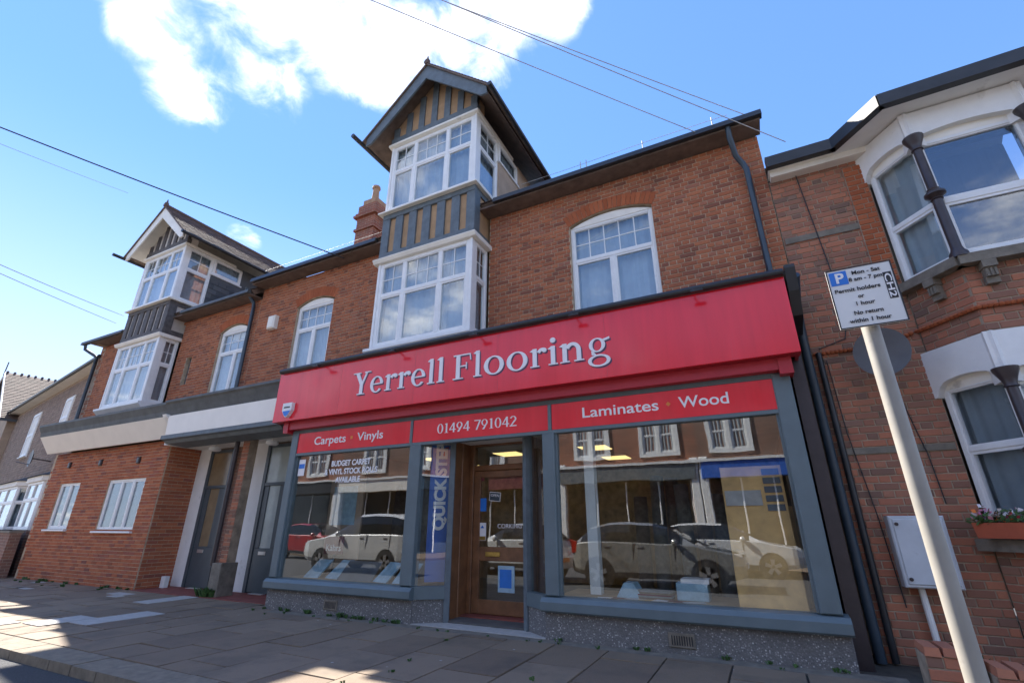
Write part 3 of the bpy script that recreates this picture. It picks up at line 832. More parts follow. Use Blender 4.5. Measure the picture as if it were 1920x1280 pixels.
MB().box(-4.74, -2.6, YS + .05, 7.05, 2.56, 2.59).build('lobby_ceiling', M['white'], shop)
MB().box(-4.7, -2.64, YS - .0, 7.0, -.03, 0.004).build('lobby_floor', M['concrete'], shop)
MB().box(-4.3, -3.04, 6.78, 7.06, .005, .05).build('door_step', M['redfloor'], shop)
df = MB()
df.cbox(-4.30, -4.22, 6.94, 7.06, .05, 2.6, .01).cbox(-3.2, -3.04, 6.94, 7.06, .05, 2.6, .01)
df.cbox(-4.22, -3.2, 6.945, 7.05, 2.53, 2.6, .01).cbox(-4.22, -3.2, 6.945, 7.05, 2.13, 2.22, .01)
dfo = df.build('door_frame', M['wood'], shop)
MB().box(-4.22, -3.2, 6.99, 6.998, 2.22, 2.53).build('fanlight_pane', M['shopglass'], dfo)
dl = MB()
a, b = -4.215, -3.205
dl.cbox(a, a + .12, 6.96, 7.005, .06, 2.125, .006).cbox(b - .12, b, 6.96, 7.005, .06, 2.125, .006)
for z0, z1 in ((.06, .25), (.78, .98), (2.02, 2.125)): dl.cbox(a + .12, b - .12, 6.961, 7.004, z0, z1, .006)
door = dl.build('shop_door', M['wood'], shop)
MB().box(a + .1, b - .1, 6.98, 6.986, .98, 2.02).build('door_pane', M['shopglass'], door)
MB().box(a + .1, b - .1, 6.98, 6.986, .25, .78).build('door_pane', M['shopglass'], door)
MB().cbox(-3.98, -3.72, 6.948, 6.965, .84, .91, .006).build('letter_plate', M['brass'], door)
MB().tube([(-3.29, 6.93, 1.0), (-3.29, 6.90, 1.02), (-3.29, 6.90, 1.2), (-3.29, 6.93, 1.22)], .011, 8).build('door_handle', M['brass'], door)
# interior room
ir = MB()
ir.box(-7.74, -7.68, YS + .14, 13, 0, 2.8).box(.44, .5, YS + .14, 13, 0, 2.8).box(-7.74, .5, 13, 13.1, 0, 2.8)
ir.build('interior_wall', M['ishop'], shop)
MB().box(-7.74, .5, YS + .13, 13, 2.75, 2.8).build('shop_ceiling', M['cream'], shop)
MB().box(-7.74, .5, YS + .3, 13, -.01, .03).build('shop_floor', M['carpetfloor'], shop)
for a, b in ((-7.66, -4.80), (-2.55, .42)):
    MB().box(a, b, YS + .12, YS + 1.0, .40, .455).build('display_shelf', M['ply'], shop)
    MB().box(a, b, YS + .94, YS + 1.0, .0, .4).build('display_riser', M['ply'], shop)
MB().box(-2.2, -2.06, YS + .5, YS + .64, .03, 2.75).build('interior_post', M['white'], shop)
k = 0
for xx in (-6.6, -4.7, -2.8):
    for yy in (9.2, 10.8, 12.2):
        t = thing('ceiling_light', 'square lit panel in the ceiling of the red shop', 'ceiling light', (xx, yy, 2.75), 'lit ceiling panels in the shop')
        MB().box(xx - .3, xx + .3, yy - .3, yy + .3, 2.725, 2.747).build('light_frame', M['upvc'], t)
        MB().box(xx - .27, xx + .27, yy - .27, yy + .27, 2.715, 2.726).build('diffuser', M['panel_lamp'], t)
# ------------------------------------------------------------------ signs and lettering
def ring(cx, cz, rx, rz, tx, tz, a0=0, a1=360, n=28):
    out = []
    m = max(4, int(n * abs(a1 - a0) / 360))
    for i in range(m):
        p, q = R(a0 + (a1 - a0) * i / m), R(a0 + (a1 - a0) * (i + 1) / m)
        out.append([(cx + rx * math.cos(p), cz + rz * math.sin(p)), (cx + rx * math.cos(q), cz + rz * math.sin(q)),
                    (cx + (rx - tx) * math.cos(q), cz + (rz - tz) * math.sin(q)), (cx + (rx - tx) * math.cos(p), cz + (rz - tz) * math.sin(p))])
    return [out]
def rc(x0, z0, x1, z1): return [[[(x0, z0), (x1, z0), (x1, z1), (x0, z1)]]]
def pg(*p): return [[list(p)]]
def serif_stem(x, w, z1, l=.09, r=.09, flag=True):
    g = rc(x, .0, x + w, z1) + rc(x - l, 0, x + w + r, .045)
    if flag: g += pg((x - .11, z1 - .09), (x, z1 - .13), (x + w * .6, z1), (x - .02, z1 - .03))
    return g
def glyph(c):
    s = .155
    if c == 'Y': return .93, pg((.10, 1), (.29, 1), (.55, .47), (.40, .42)) + pg((.78, 1), (.70, 1), (.47, .50), (.55, .44)) + rc(.39, 0, .55, .46) + rc(-.02, .955, .40, 1) + rc(.60, .955, .93, 1) + rc(.27, 0, .67, .045)
    if c == 'F': return .84, rc(.12, 0, .29, 1) + rc(.0, .95, .74, 1) + rc(.29, .49, .58, .54) + pg((.70, .95), (.74, .95), (.77, .73), (.73, .73)) + rc(.55, .38, .59, .65) + rc(.0, 0, .44, .045) + rc(.0, .949, .2, .999)
    if c == 'e': return .76, ring(.36, .35, .33, .365, .145, .05, 2, 322) + rc(.1, .345, .66, .395)
    if c == 'r': return .66, serif_stem(.12, s, .70) + ring(.50, .42, .25, .28, .13, .12, 62, 150) + ring(.56, .60, .085, .085, .084, .084)
    if c == 'l': return .44, serif_stem(.13, s, 1.04)
    if c == 'i': return .43, serif_stem(.13, s, .70) + ring(.215, .92, .10, .10, .099, .099)
    if c == 'o': return .92, ring(.44, .35, .405, .37, .165, .05)
    if c == 'n': return .95, serif_stem(.12, s, .70) + ring(.48, .40, .285, .31, .15, .12, 0, 155) + rc(.615, .0, .765, .41) + rc(.52, 0, .86, .045)
    if c == 'g': return .84, ring(.36, .46, .27, .255, .12, .045) + ring(.40, -.10, .37, .215, .12, .055) + pg((.16, .27), (.25, .22), (.33, .09), (.17, .12)) + pg((.52, .63), (.60, .57), (.78, .62), (.78, .70))
    if c == '0': return .60, ring(.28, .5, .26, .51, .12, .05)
    if c == '1': return .48, serif_stem(.17, .13, 1.0)
    if c == '4': return .60, pg((.33, 1), (.44, 1), (.09, .33), (.0, .30)) + rc(0, .25, .56, .33) + rc(.33, 0, .45, .999)
    if c == '9': return .60, ring(.28, .68, .255, .33, .11, .05) + pg((.42, .62), (.535, .66), (.27, .0), (.10, 0))
    if c == '7': return .56, rc(0, .91, .52, 1) + pg((.40, .91), (.52, .91), (.25, 0), (.13, 0))
    if c == '2': return .58, ring(.26, .72, .25, .285, .12, .06, -35, 165) + pg((.34, .60), (.47, .55), (.14, .08), (.0, .0)) + rc(0, 0, .52, .095)
    return .33, []
def serif_word(parent, text, x0, z0, cap, y, width, mat, shade=None, dep=.012, name='letter'):
    tot = sum(glyph(c)[0] for c in text)
    k = width / (tot * cap)
    x = x0
    for c in text:
        adv, gl = glyph(c)
        if gl:
            def mk(dx, dz, yy):
                mb = MB()
                for i, stroke in enumerate(gl):
                    e = i * .0006
                    for poly in stroke:
                        mb.prism([(x + dx + p[0] * cap * k, z0 + dz + p[1] * cap) for p in poly], 'y', yy - e, yy + dep)
                return mb
            o = mk(0, 0, y).build(name, mat, parent)
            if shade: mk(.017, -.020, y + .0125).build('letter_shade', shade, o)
        x += adv * cap * k
def text_mesh(parent, s, x, z, size, y, mat, T=None, name='lettering', bold=0.0, ext=.002, align='LEFT', sx=1.0, width=None, rotz=0):
    c = bpy.data.curves.new('lettering', 'FONT')
    c.body = s; c.size = size; c.extrude = ext; c.offset = bold; c.align_x = align
    o = bpy.data.objects.new('tmp', c)
    COL.objects.link(o)
    bpy.context.view_layer.update()
    me = bpy.data.meshes.new_from_object(o.evaluated_get(bpy.context.evaluated_depsgraph_get()))
    bpy.data.objects.remove(o)
    if width:
        xs = [v.co.x for v in me.vertices]
        sx = width / (max(xs) - min(xs))
    ca, sa = math.cos(rotz), math.sin(rotz)
    for v in me.vertices:
        a, b = v.co.x * sx, v.co.y
        a, b = a * ca - b * sa, a * sa + b * ca
        p = Vector((x + a, y - v.co.z, z + b))
        v.co = T @ p if T else p
    me.materials.clear(); me.materials.append(mat)
    return link(name, me, parent)
fs = thing('fascia_sign', 'long glossy red fascia sign with white serif shop name lettering', 'sign', (-3.7, 5.9, 3.1))
MB().box(-8.05, .66, 5.86, 5.9, 3.1, 4.05).build('sign_panel', M['red'], fs)
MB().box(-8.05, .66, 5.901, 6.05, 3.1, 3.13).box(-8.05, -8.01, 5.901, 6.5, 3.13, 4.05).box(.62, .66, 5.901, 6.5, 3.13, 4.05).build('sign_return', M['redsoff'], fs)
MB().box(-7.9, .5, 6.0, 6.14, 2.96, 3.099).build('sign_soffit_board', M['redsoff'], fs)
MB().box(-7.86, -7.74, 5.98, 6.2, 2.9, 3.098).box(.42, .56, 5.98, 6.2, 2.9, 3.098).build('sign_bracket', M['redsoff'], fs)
for xx in (-6.4, -4.75, -3.2, -1.55): MB().box(xx, xx + .003, 5.8592, 5.86, 3.1, 4.05).build('panel_joint', M['redsoff'], fs)
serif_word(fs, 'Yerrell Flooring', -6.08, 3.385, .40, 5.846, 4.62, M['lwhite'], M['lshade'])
for (a, b, lab, txt) in ((-7.68, -4.965, 'red panel reading Carpets and Vinyls in white above the shop window', 'cv'),
                         (-4.905, -2.53, 'red panel with white telephone number above the shop door', 'tel'),
                         (-2.47, .44, 'red panel reading Laminates and Wood in white above the shop window', 'lw')):
    t = thing('sign_board', lab, 'sign', (a, YS, 2.53), 'red sign boards above the shop windows')
    MB().box(a, b, YS + .002, YS + .03, 2.535, 2.895).build('sign_panel', M['red'], t)
    yy = YS - .001
    if txt == 'cv':
        text_mesh(t, 'Carpets', -7.16, 2.66, .20, yy, M['lwhite'], width=.77, bold=.002)
        MB().box(-6.27, -6.22, yy - .001, yy + .002, 2.70, 2.75).build('dot', M['orange'], t)
        text_mesh(t, 'Vinyls', -6.11, 2.66, .20, yy, M['lwhite'], width=.58, bold=.002)
    elif txt == 'tel':
        serif_word(t, '01494 791042', -4.43, 2.64, .15, yy, 1.42, M['lwhite'], None, .003, 'digit')
    else:
        text_mesh(t, 'Laminates', -2.03, 2.66, .20, yy, M['lwhite'], width=1.02, bold=.002)
        MB().prism([(-.90, 2.725), (-.87, 2.755), (-.84, 2.725), (-.87, 2.695)], 'y', yy - .001, yy + .002).build('dot', M['orange'], t)
        text_mesh(t, 'Wood', -.74, 2.66, .20, yy, M['lwhite'], width=.58, bold=.002)
# writing on the glass
t = thing('window_lettering', 'white capitals about budget carpet and vinyl stock rolls on window glass', 'lettering', (-6.2, YS, 2.1))
for s_, z, w_ in (('BUDGET CARPET', 2.26, .80), ('& VINYL STOCK ROLLS', 2.12, 1.08), ('AVAILABLE', 1.98, .50)):
    text_mesh(t, s_, -6.3 - w_ / 2, z, .13, YS + .052, M['lwhite'], width=w_ * 1.12, ext=.001, bold=.004)
# alarm box
t = thing('alarm_box', 'white and blue shield-shaped alarm box on red fascia sign', 'alarm', (-7.62, 5.86, 3.2))
MB().prism([(-7.74, 3.42), (-7.5, 3.42), (-7.5, 3.28), (-7.57, 3.18), (-7.62, 3.15), (-7.67, 3.18), (-7.74, 3.28)], 'y', 5.79, 5.859).build('case', M['upvc'], t)
MB().prism([(-7.72, 3.27), (-7.52, 3.27), (-7.57, 3.19), (-7.62, 3.165), (-7.67, 3.19)], 'y', 5.786, 5.789).build('blue_flash', M['blue'], t)
MB().box(-7.7, -7.54, 5.787, 5.789, 3.325, 3.35).build('logo_strip', M['blk'], t)
# things in the window
t = thing('vertical_banner', 'tall blue banner with white upright lettering behind the splayed lobby glass', 'banner', (-4.62, 6.5, .47))
bT = frame((-4.70, 6.36, 0), Vector((.42, .30, 0)), (.58, -.81, 0))
MB(bT).box(.02, .40, .06, .07, .5, 2.52).build('banner_cloth', M['banner'], t)
tm_ = text_mesh(t, 'QUICK STEP', .27, 1.22, .24, .054, M['lwhite'], T=bT, rotz=R(90), bold=.012, ext=.001)
MB(bT).prism([(.20, 2.34), (.25, 2.36), (.30, 2.5), (.24, 2.49)], 'y', .055, .059).build('banner_flash', M['redlamp'], t)
spots = [(-7.2, 6.55, 'bluecard'), (-6.75, 6.6, 'bluecard'), (-6.35, 6.5, 'dishgrey'), (-6.0, 6.5, 'dishgrey'), (-5.62, 6.52, 'bluecard'), (-5.2, 6.5, 'bluecard')]
for i, (xx, yy, mt) in enumerate(spots):
    t = thing('sample_book', 'fan of %s floor samples sloping on the window shelf' % ('pale blue' if mt == 'bluecard' else 'grey'), 'sample book', (xx, yy, .455), 'sample books on the display shelf')
    T = Matrix.Translation((xx, yy, .46)) @ Matrix.Rotation(R(ru(-14, 14)), 4, 'Z') @ Matrix.Rotation(R(40), 4, 'X')
    for k in range(4): MB(T).box(-.17 + .012 * k, .17 + .012 * k, -.2, .36, .012 * k, .012 * k + .009).build('sample_card', M[mt if k % 2 else 'lwhite' if mt == 'bluecard' else 'carpet2'], t)
t = thing('brand_board', 'maroon lettered board standing among samples on the window shelf', 'sign', (-7.15, 6.9, .455))
MB().box(-7.38, -6.92, 6.9, 6.93, .8, 1.1).build('board', M['maroon'], t)
MB().box(-7.17, -7.13, 6.935, 6.96, .455, .8).build('stand', M['blk'], t)
text_mesh(t, 'K\u00e4hrs', -7.33, .86, .16, 6.896, M['lwhite'], width=.36)
t = thing('display_board', 'tall tan wood sample board leaning in the shop window', 'display board', (-.1, 6.5, .455))
T = Matrix.Translation((-.08, 6.3, .456)) @ Matrix.Rotation(R(-6), 4, 'X')
MB(T).cbox(-.33, .33, 0, .05, 0, 1.5, .008).build('board', M['tan'], t)
for k in range(5): MB(T).box(.12, .30, -.012, -.002, 1.46 - .1 * k - .07, 1.46 - .1 * k).build('sample_chip', M['dishgrey'], t)
MB(T).box(-.31, .08, -.012, -.002, 1.05, 1.22).build('sample_plank', M['concrete'], t)
t = thing('sample_box', 'pale blue and white carton on the display shelf by tan board', 'box', (-.95, 6.7, .455))
MB().cbox(-1.1, -.74, 6.55, 6.8, .456, .64, .008).build('carton', M['bluecard'], t)
MB().box(-1.04, -.72, 6.56, 6.82, .641, .69).build('carton_lid', M['lwhite'], t)
for k in range(7):
    mt = ('lwhite', 'maroon', 'cablew', 'tan')[k % 4]
    T = Matrix.Translation((-1.9 + .17 * k, 6.36 + ru(-.03, .04), .457 + .002 * k)) @ Matrix.Rotation(R(ru(-30, 30)), 4, 'Z')
    tag(MB(T).box(-.12, .12, -.07, .07, 0, .0015).build('leaflet', M[mt]), '%s leaflet lying on the right hand display shelf' % {'lwhite': 'white', 'maroon': 'maroon', 'cablew': 'grey', 'tan': 'tan'}[mt], 'leaflet', 'leaflets on the display shelf')
t = thing('sample_cone', 'pale blue folded card standing on the display shelf by white post', 'card', (-1.65, 6.6, .455))
MB().prism([(-1.82, .456), (-1.5, .456), (-1.6, .62), (-1.72, .62)], 'y', 6.5, 6.75).build('card', M['bluecard'], t)
for i in range(12):
    xx = -7.2 + .26 * i if i < 6 else -1.9 + .24 * (i - 6)
    yy = 8.6 + .15 * (i % 3)
    t = thing('carpet_roll', '%s carpet roll standing upright behind the %s shop window' % (('brown', 'grey')[i % 2], 'Carpets and Vinyls' if i < 6 else 'Laminates and Wood'), 'carpet roll', (xx, yy, .03), 'carpet rolls standing in the shop')
    mb = MB().tube([(xx, yy, .03), (xx + ru(-.05, .05), yy + .15, ru(1.7, 2.2))], .115, 14)
    mb.build('roll', M[('carpet1', 'carpet2')[i % 2]], t, smooth=True)
    MB().tube([(xx, yy, .025), (xx, yy, .029)], .04, 8).build('core', M['pot'], t)
for i, (xx, hh, mt) in enumerate(((.20, 1.25, 'pot'), (.27, 1.05, 'tan'), (.33, 1.4, 'ply'))):
    t = thing('plank_sample', '%s plank sample leaning at the end of the shop window by tan board' % ('clay brown', 'honey', 'light oak')[i], 'plank', (xx, 6.6, .455), 'plank samples in the window')
    MB(Matrix.Translation((xx, 6.55 + .03 * i, .457)) @ Matrix.Rotation(R(-7), 4, 'X')).cbox(-.03, .03, 0, .015, 0, hh, .003).build('plank', M[mt], t)
t = thing('display_screen', 'beige back panel standing in the Carpets and Vinyls window', 'panel', (-7.2, 7.12, .455))
MB().cbox(-7.62, -6.75, 7.1, 7.14, .456, 2.3, .006).build('panel', M['render2'], t)
MB().box(-7.5, -6.9, 7.09, 7.0995, 1.3, 2.0).build('poster', M['bluecard'], t)
for k in range(5):
    lb = ('bottom brown', 'second grey', 'middle maroon', 'fourth brown', 'top grey')[k]
    T = Matrix.Translation((-1.35, 6.62, .457 + k * .018)) @ Matrix.Rotation(R(ru(-9, 9)), 4, 'Z')
    tag(MB(T).cbox(-.2, .2, -.13, .13, 0, .016, .003).build('carpet_sample', M[('carpet1', 'carpet2', 'maroon')[k % 3]]), lb + ' carpet sample of the low stack in the shop window', 'carpet sample', 'stacked carpet samples')
# stickers on door
t = thing('open_sign', 'small tilted dark sign reading OPEN in the shop door glass', 'sign', (-3.83, 6.975, 1.65))
T = Matrix.Translation((-3.83, 6.972, 1.72)) @ Matrix.Rotation(R(6), 4, 'Y')
MB(T).box(-.1, .1, 0, .004, -.07, .07).build('border', M['lwhite'], t)
MB(T).box(-.092, .092, -.003, -.0005, -.062, .062).build('plate', M['navy'], t)
text_mesh(t, 'OPEN', -.075, -.0, .055, -.004, M['lwhite'], T=T, width=.15)
for x_, z_, w_, h_, m_, lb, ct in ((-4.05, 1.6, .13, .2, 'blue', 'bright blue sticker at the edge of the shop door glass', 'sticker'),
                                   (-4.05, 1.2, .13, .26, 'lwhite', 'white card with yellow foot in the shop door glass', 'card'),
                                   (-4.06, 2.0, .06, .06, 'maroon', 'small red sticker at the top of the shop door glass', 'sticker'),
                                   (-3.62, .54, .28, .36, 'bluecard', 'pale blue poster in the lower pane of the shop door', 'poster')):
    t = thing('door_sticker', lb, ct, (x_, 6.975, z_ - h_ / 2))
    MB().box(x_ - w_ / 2, x_ + w_ / 2, 6.972, 6.976, z_ - h_ / 2, z_ + h_ / 2).build('sheet', M[m_], t)
    if m_ == 'lwhite':
        MB().box(x_ - .06, x_ + .06, 6.970, 6.9715, z_ - .125, z_ - .07).build('yellow_foot', M['brass'], t)
        MB().prism([(x_ - .035, z_ + .05), (x_ + .035, z_ + .05), (x_, z_ + .09)], 'y', 6.970, 6.9715).build('blue_mark', M['blue'], t)
    if m_ == 'bluecard': MB().box(x_ - .11, x_ + .09, 6.970, 6.9715, z_ - .12, z_ + .13).build('print', M['blue'], t)
t = thing('door_lettering', 'faint white lettering across the foot of the shop door glass', 'lettering', (-3.6, 6.975, 1.2))
text_mesh(t, 'CORKING', -3.78, 1.25, .09, 6.974, M['lwhite'], width=.42)
t = thing('window_sticker', 'small white and blue sticker at corner of left shop window', 'sticker', (-7.45, YS, 2.2))
MB().box(-7.52, -7.36, YS + .05, YS + .053, 2.13, 2.42).build('sheet', M['lwhite'], t)
MB().box(-7.51, -7.37, YS + .047, YS + .0495, 2.26, 2.34).build('band', M['blue'], t)

# ------------------------------------------------------------------ converted house on the left
lh = thing('converted_house', 'brick house with orange brick ground floor and cream fascia below timbered gable', 'building', (-14, 6.8, 0))
w3 = (-11.97, -10.9, 4.0, 6.0)
ops = [w3, (w3[0] - .03, w3[1] + .03, 5.99, 6.13, .16), (-15.95, -13.75, 3.9, 6.58), (-13.27, -13.03, 4.75, 5.5)]
wall = brick_wall(lh, -18.25, -10.56, YW, 3.9, 6.66, ops, M['brick'], M['mortar'])
MB().box(-13.3, -13.0, YW + .1, YW + .2, 4.7, 5.55).build('blocked_niche', M['dktimber'], lh)
arch_bricks(wall, w3[0] - .02, w3[1] + .02, w3[3], .15, YW, M['rubbed'])
head_infill(lh, w3[0], w3[1], w3[3] - .03, .15, YW + .05)
window(lh, Tf(w3[0], YW + .06, 4.2), w3[1] - w3[0], w3[3] - 4.21, (), 1.2, ((3, 2),), fw=.065, lower=(.62,), curt_y=.15)
MB().box(-18.25, -18.0, YW, 12, 0, 6.6).box(-10.9, -10.58, 7.6, 12, 0, 6.6).box(-18.2, -10.6, 11.8, 12, 0, 6.6).build('side_wall', M['mortar_old'], lh)
MB().box(-18.3, -10.57, 6.42, 6.76, 6.67, 6.70).build('eaves_soffit', M['soffit'], lh)
for a, b in ((-18.75, -16.35), (-13.4, -10.57)):
    MB().prism([(6.34, 6.69), (6.36, 6.78), (6.42, 6.79), (6.46, 6.69)], 'x', a, b).build('gutter', M['lead'], lh)
slope_roof(lh, -18.4, -10.57, 6.44, 6.79, 10.2, 9.5, 'tile')
MB().prism([(10.2, 9.5), (14, 6.8), (14, 6.7), (10.2, 9.38)], 'x', -18.4, -10.57).build('rear_roof', M['tile'], lh)
MB().prism([(6.5, 6.65), (10.2, 9.4), (12, 8.1), (12, 6.65)], 'x', -18.24, -18.0).build('gable_wall', M['mortar_old'], lh)
MB().tube([(-18.6, 6.42, 6.72), (-18.6, 6.45, 6.55), (-18.3, 6.62, 6.35), (-18.17, 6.66, 6.25), (-18.17, 6.66, 3.9)], .05, 10).build('downpipe', M['navy'], lh, smooth=True)
gable_bay(lh, -14.87, 1.04, 6.25, YW, 4.27, 6.06, 6.16, 7.24, 8.93, 10.42,
          dict(timber='dktimber', infill='render3', barge='cream', cheek='slate', soffit='cream', tile='tile', curt='curtain_or_backing', curt2='blind'))
# cornice, cream fascia panels
MB().prism([(5.9, 3.9), (5.9, 3.95), (6.76, 4.06), (6.76, 3.6), (6.0, 3.62), (5.97, 3.75), (5.92, 3.86)], 'x', -18.15, -11.9).build('cornice', M['lead'], lh)
MB().prism([(5.86, 3.92), (5.86, 3.97), (6.76, 4.08), (6.76, 3.6), (6.0, 3.62), (5.95, 3.76), (5.9, 3.88)], 'x', -11.9, -8.06).build('cornice', M['lead'], lh)
MB().prism([(5.96, 3.62), (5.98, 3.62), (6.28, 3.22), (6.28, 3.19), (6.24, 3.19)], 'x', -18.05, -11.98).build('fascia_board', M['fascia_cream'], lh)
MB().prism([(5.955, 3.62), (6.0, 3.62), (6.03, 3.19), (5.985, 3.19)], 'x', -11.80, -8.07).build('fascia_board', M['fascia_cream'], lh)
MB().prism([(5.9, 3.66), (6.5, 3.66), (6.5, 3.1), (6.4, 3.12), (5.93, 3.6)], 'x', -11.97, -11.82).build('console_bracket', M['white'], lh)
MB().prism([(5.98, 3.185), (6.05, 3.185), (6.6, 3.185), (6.6, 3.0), (6.12, 3.02), (6.06, 3.08), (5.98, 3.1)], 'x', -11.95, -8.06).build('lintel_moulding', M['timber'], lh)
# new brick ground floor with two casements
YK = 6.45
ops = [(-14.68, -13.05, 1.17, 2.37), (-17.2, -16.12, 1.2, 2.38)]
brick_wall(lh, -18.05, -12.38, YK, -.02, 3.2, ops, M['brick_new'], M['mortar'], bond='stretcher', thick=.12)
brick_wall(lh, .0, .95, 0, -.02, 3.2, [], M['brick_new'], M['mortar'], bond='stretcher', thick=.12, T=frame((-12.372, YK + .03, 0), (0, 1, 0), (1, 0, 0)), ntop=120)
brick_wall(lh, .0, 6, 0, -.02, 3.2, [], M['brick_new'], M['mortar'], bond='stretcher', thick=.12, T=frame((-18.06, YK + 6, 0), (0, -1, 0), (-1, 0, 0)), ntop=0)
window(lh, Tf(-14.68, YK + .03, 1.17), 1.63, 1.2, (.36, .67), fw=.06, sill=.1, curtain_or_backing='dark', folds=False, curt_y=.5, glass='darkglass')  # dark backing sheet behind the glass stands for the unlit room
window(lh, Tf(-17.2, YK + .03, 1.2), 1.08, 1.18, (.5,), fw=.06, sill=.1, curtain_or_backing='dark', folds=False, curt_y=.5, glass='darkglass')  # same dark sheet, room shade held in its colour
for xx, zz in ((-13.55, 2.78), (-15.35, 2.82), (-17.0, 2.84)):
    MB().cbox(xx - .06, xx + .06, YK - .05, YK + .01, zz - .07, zz + .09, .02).build('wall_vent', M['iron'], lh)
# door recess
YD = 7.2
MB().box(-12.36, -8.02, YD + .06, YD + .2, -.02, 3.12).build('recess_wall', M['farbrick_old'], lh)
MB().box(-12.36, -8.02, 6.3, YD + .2, 3.05, 3.1).build('recess_ceiling', M['white'], lh)
MB().box(-12.37, -7.9, 6.4, YD + .1, -.03, .012).build('recess_floor', M['redfloor'], lh)
for a, b, gl in ((-12.40, -11.92, 'frost2'), (-10.28, -9.84, 'frost')):
    MB().box(a, b, YD - .0, YD + .06, 0.012, 3.05).build('white_reveal', M['white'], lh)
    dx0 = b + .0; dx1 = dx0 + .92
    d = MB()
    d.cbox(dx0, dx0 + .10, YD - .02, YD + .05, .012, 3.0, .006).cbox(dx1 - .1, dx1, YD - .02, YD + .05, .012, 3.0, .006)
    d.cbox(dx0 + .1, dx1 - .1, YD - .019, YD + .05, 2.93, 3.0, .006).cbox(dx0 + .1, dx1 - .1, YD - .019, YD + .05, 2.1, 2.17, .006)
    do = d.build('door_frame', M['door_grey'], lh)
    dd = MB().cbox(dx0 + .1, dx1 - .1, YD + .0, YD + .04, .02, .85, .01)
    dd.cbox(dx0 + .1, dx0 + .25, YD + .0, YD + .04, .85, 2.1, .006).cbox(dx1 - .32, dx1 - .1, YD + .0, YD + .04, .85, 2.1, .006)
    de = dd.build('house_door', M['door_grey'], lh)
    MB().box(dx0 + .25, dx1 - .32, YD + .02, YD + .03, .85, 2.1).build('door_pane', M[gl], de)
    MB().box(dx0 + .1, dx1 - .1, YD + .01, YD + .02, 2.17, 2.93).build('fanlight', M[gl], do)
    MB().cbox(dx0 + .28, dx0 + .5, YD - .012, YD + .0, .72, .79, .004).build('letter_plate', M['alloy'], de)
    MB().box(dx0 + .3, dx0 + .7, YD - .1, YD + .0, .012, .022).build('threshold', M['concrete'], lh)
brick_wall(lh, -9.92, -9.70, 6.62, .60, 3.05, [], M['brick_old'], M['mortar_old'], bond='stretcher', thick=.2, ntop=90, name='pier')
MB().cbox(-9.95, -9.65, 6.5, 6.85, -.02, .60, .012).build('pier_base', M['stone'], lh)
MB().tube([(-10.05, 6.58, 3.05), (-10.05, 6.58, .55)], .05, 10).build('downpipe', M['iron'], lh, smooth=True)
for xx in (-11.1, -9.15):
    t = MB().lathe([(.02, 0), (.02, -.06), (.12, -.08), (.13, -.14), (.1, -.16)], (xx, 6.75, 3.05), 14).build('recess_light', M['white'], lh, smooth=True)
MB().cbox(-12.25, -12.1, 6.9, 7.0, .0, .24, .01).build('white_box', M['upvc'], lh)
MB().box(-8.0, -7.76, YS + .35, 12, -.02, 3.95).build('party_wall', M['timber'], lh)

# ------------------------------------------------------------------ bay-windowed house on the right
nb = thing('bay_window_house', 'weathered brick house with white canted bays and brown iron columns', 'building', (3, 6.8, 0))
P = [Vector((1.98, 6.75, 0)), Vector((2.36, 6.22, 0)), Vector((3.38, 6.22, 0)), Vector((3.8, 6.75, 0))]
ops = [(1.98, 3.8, -.5, 5.93)]
brick_wall(nb, .86, 5.2, YW, -.02, 6.02, ops, M['brick_old'], M['mortar_old'], course=.079, bond='flemish')
brick_wall(nb, -.0, .22, 0, 4.1, 5.9, [], M['rubbed'], M['mortar_old'], course=.079, bond='flemish', T=Tf(1.74, YW - .03, 0), ntop=60, thick=.04)
MB().box(.87, 5.2, 11.8, 12, 0, 6).box(5.0, 5.2, 6.99, 12, 0, 6).build('side_wall', M['mortar_old'], nb)
faces = [(P[0], P[1]), (P[1], P[2]), (P[2], P[3])]
def fT(a, b, z=0):
    U = (b - a).normalized()
    return frame((a.x, a.y, z), U, (U.y, -U.x, 0))
zg0, zg1, zu0, zu1 = 1.17, 2.72, 4.02, 5.68
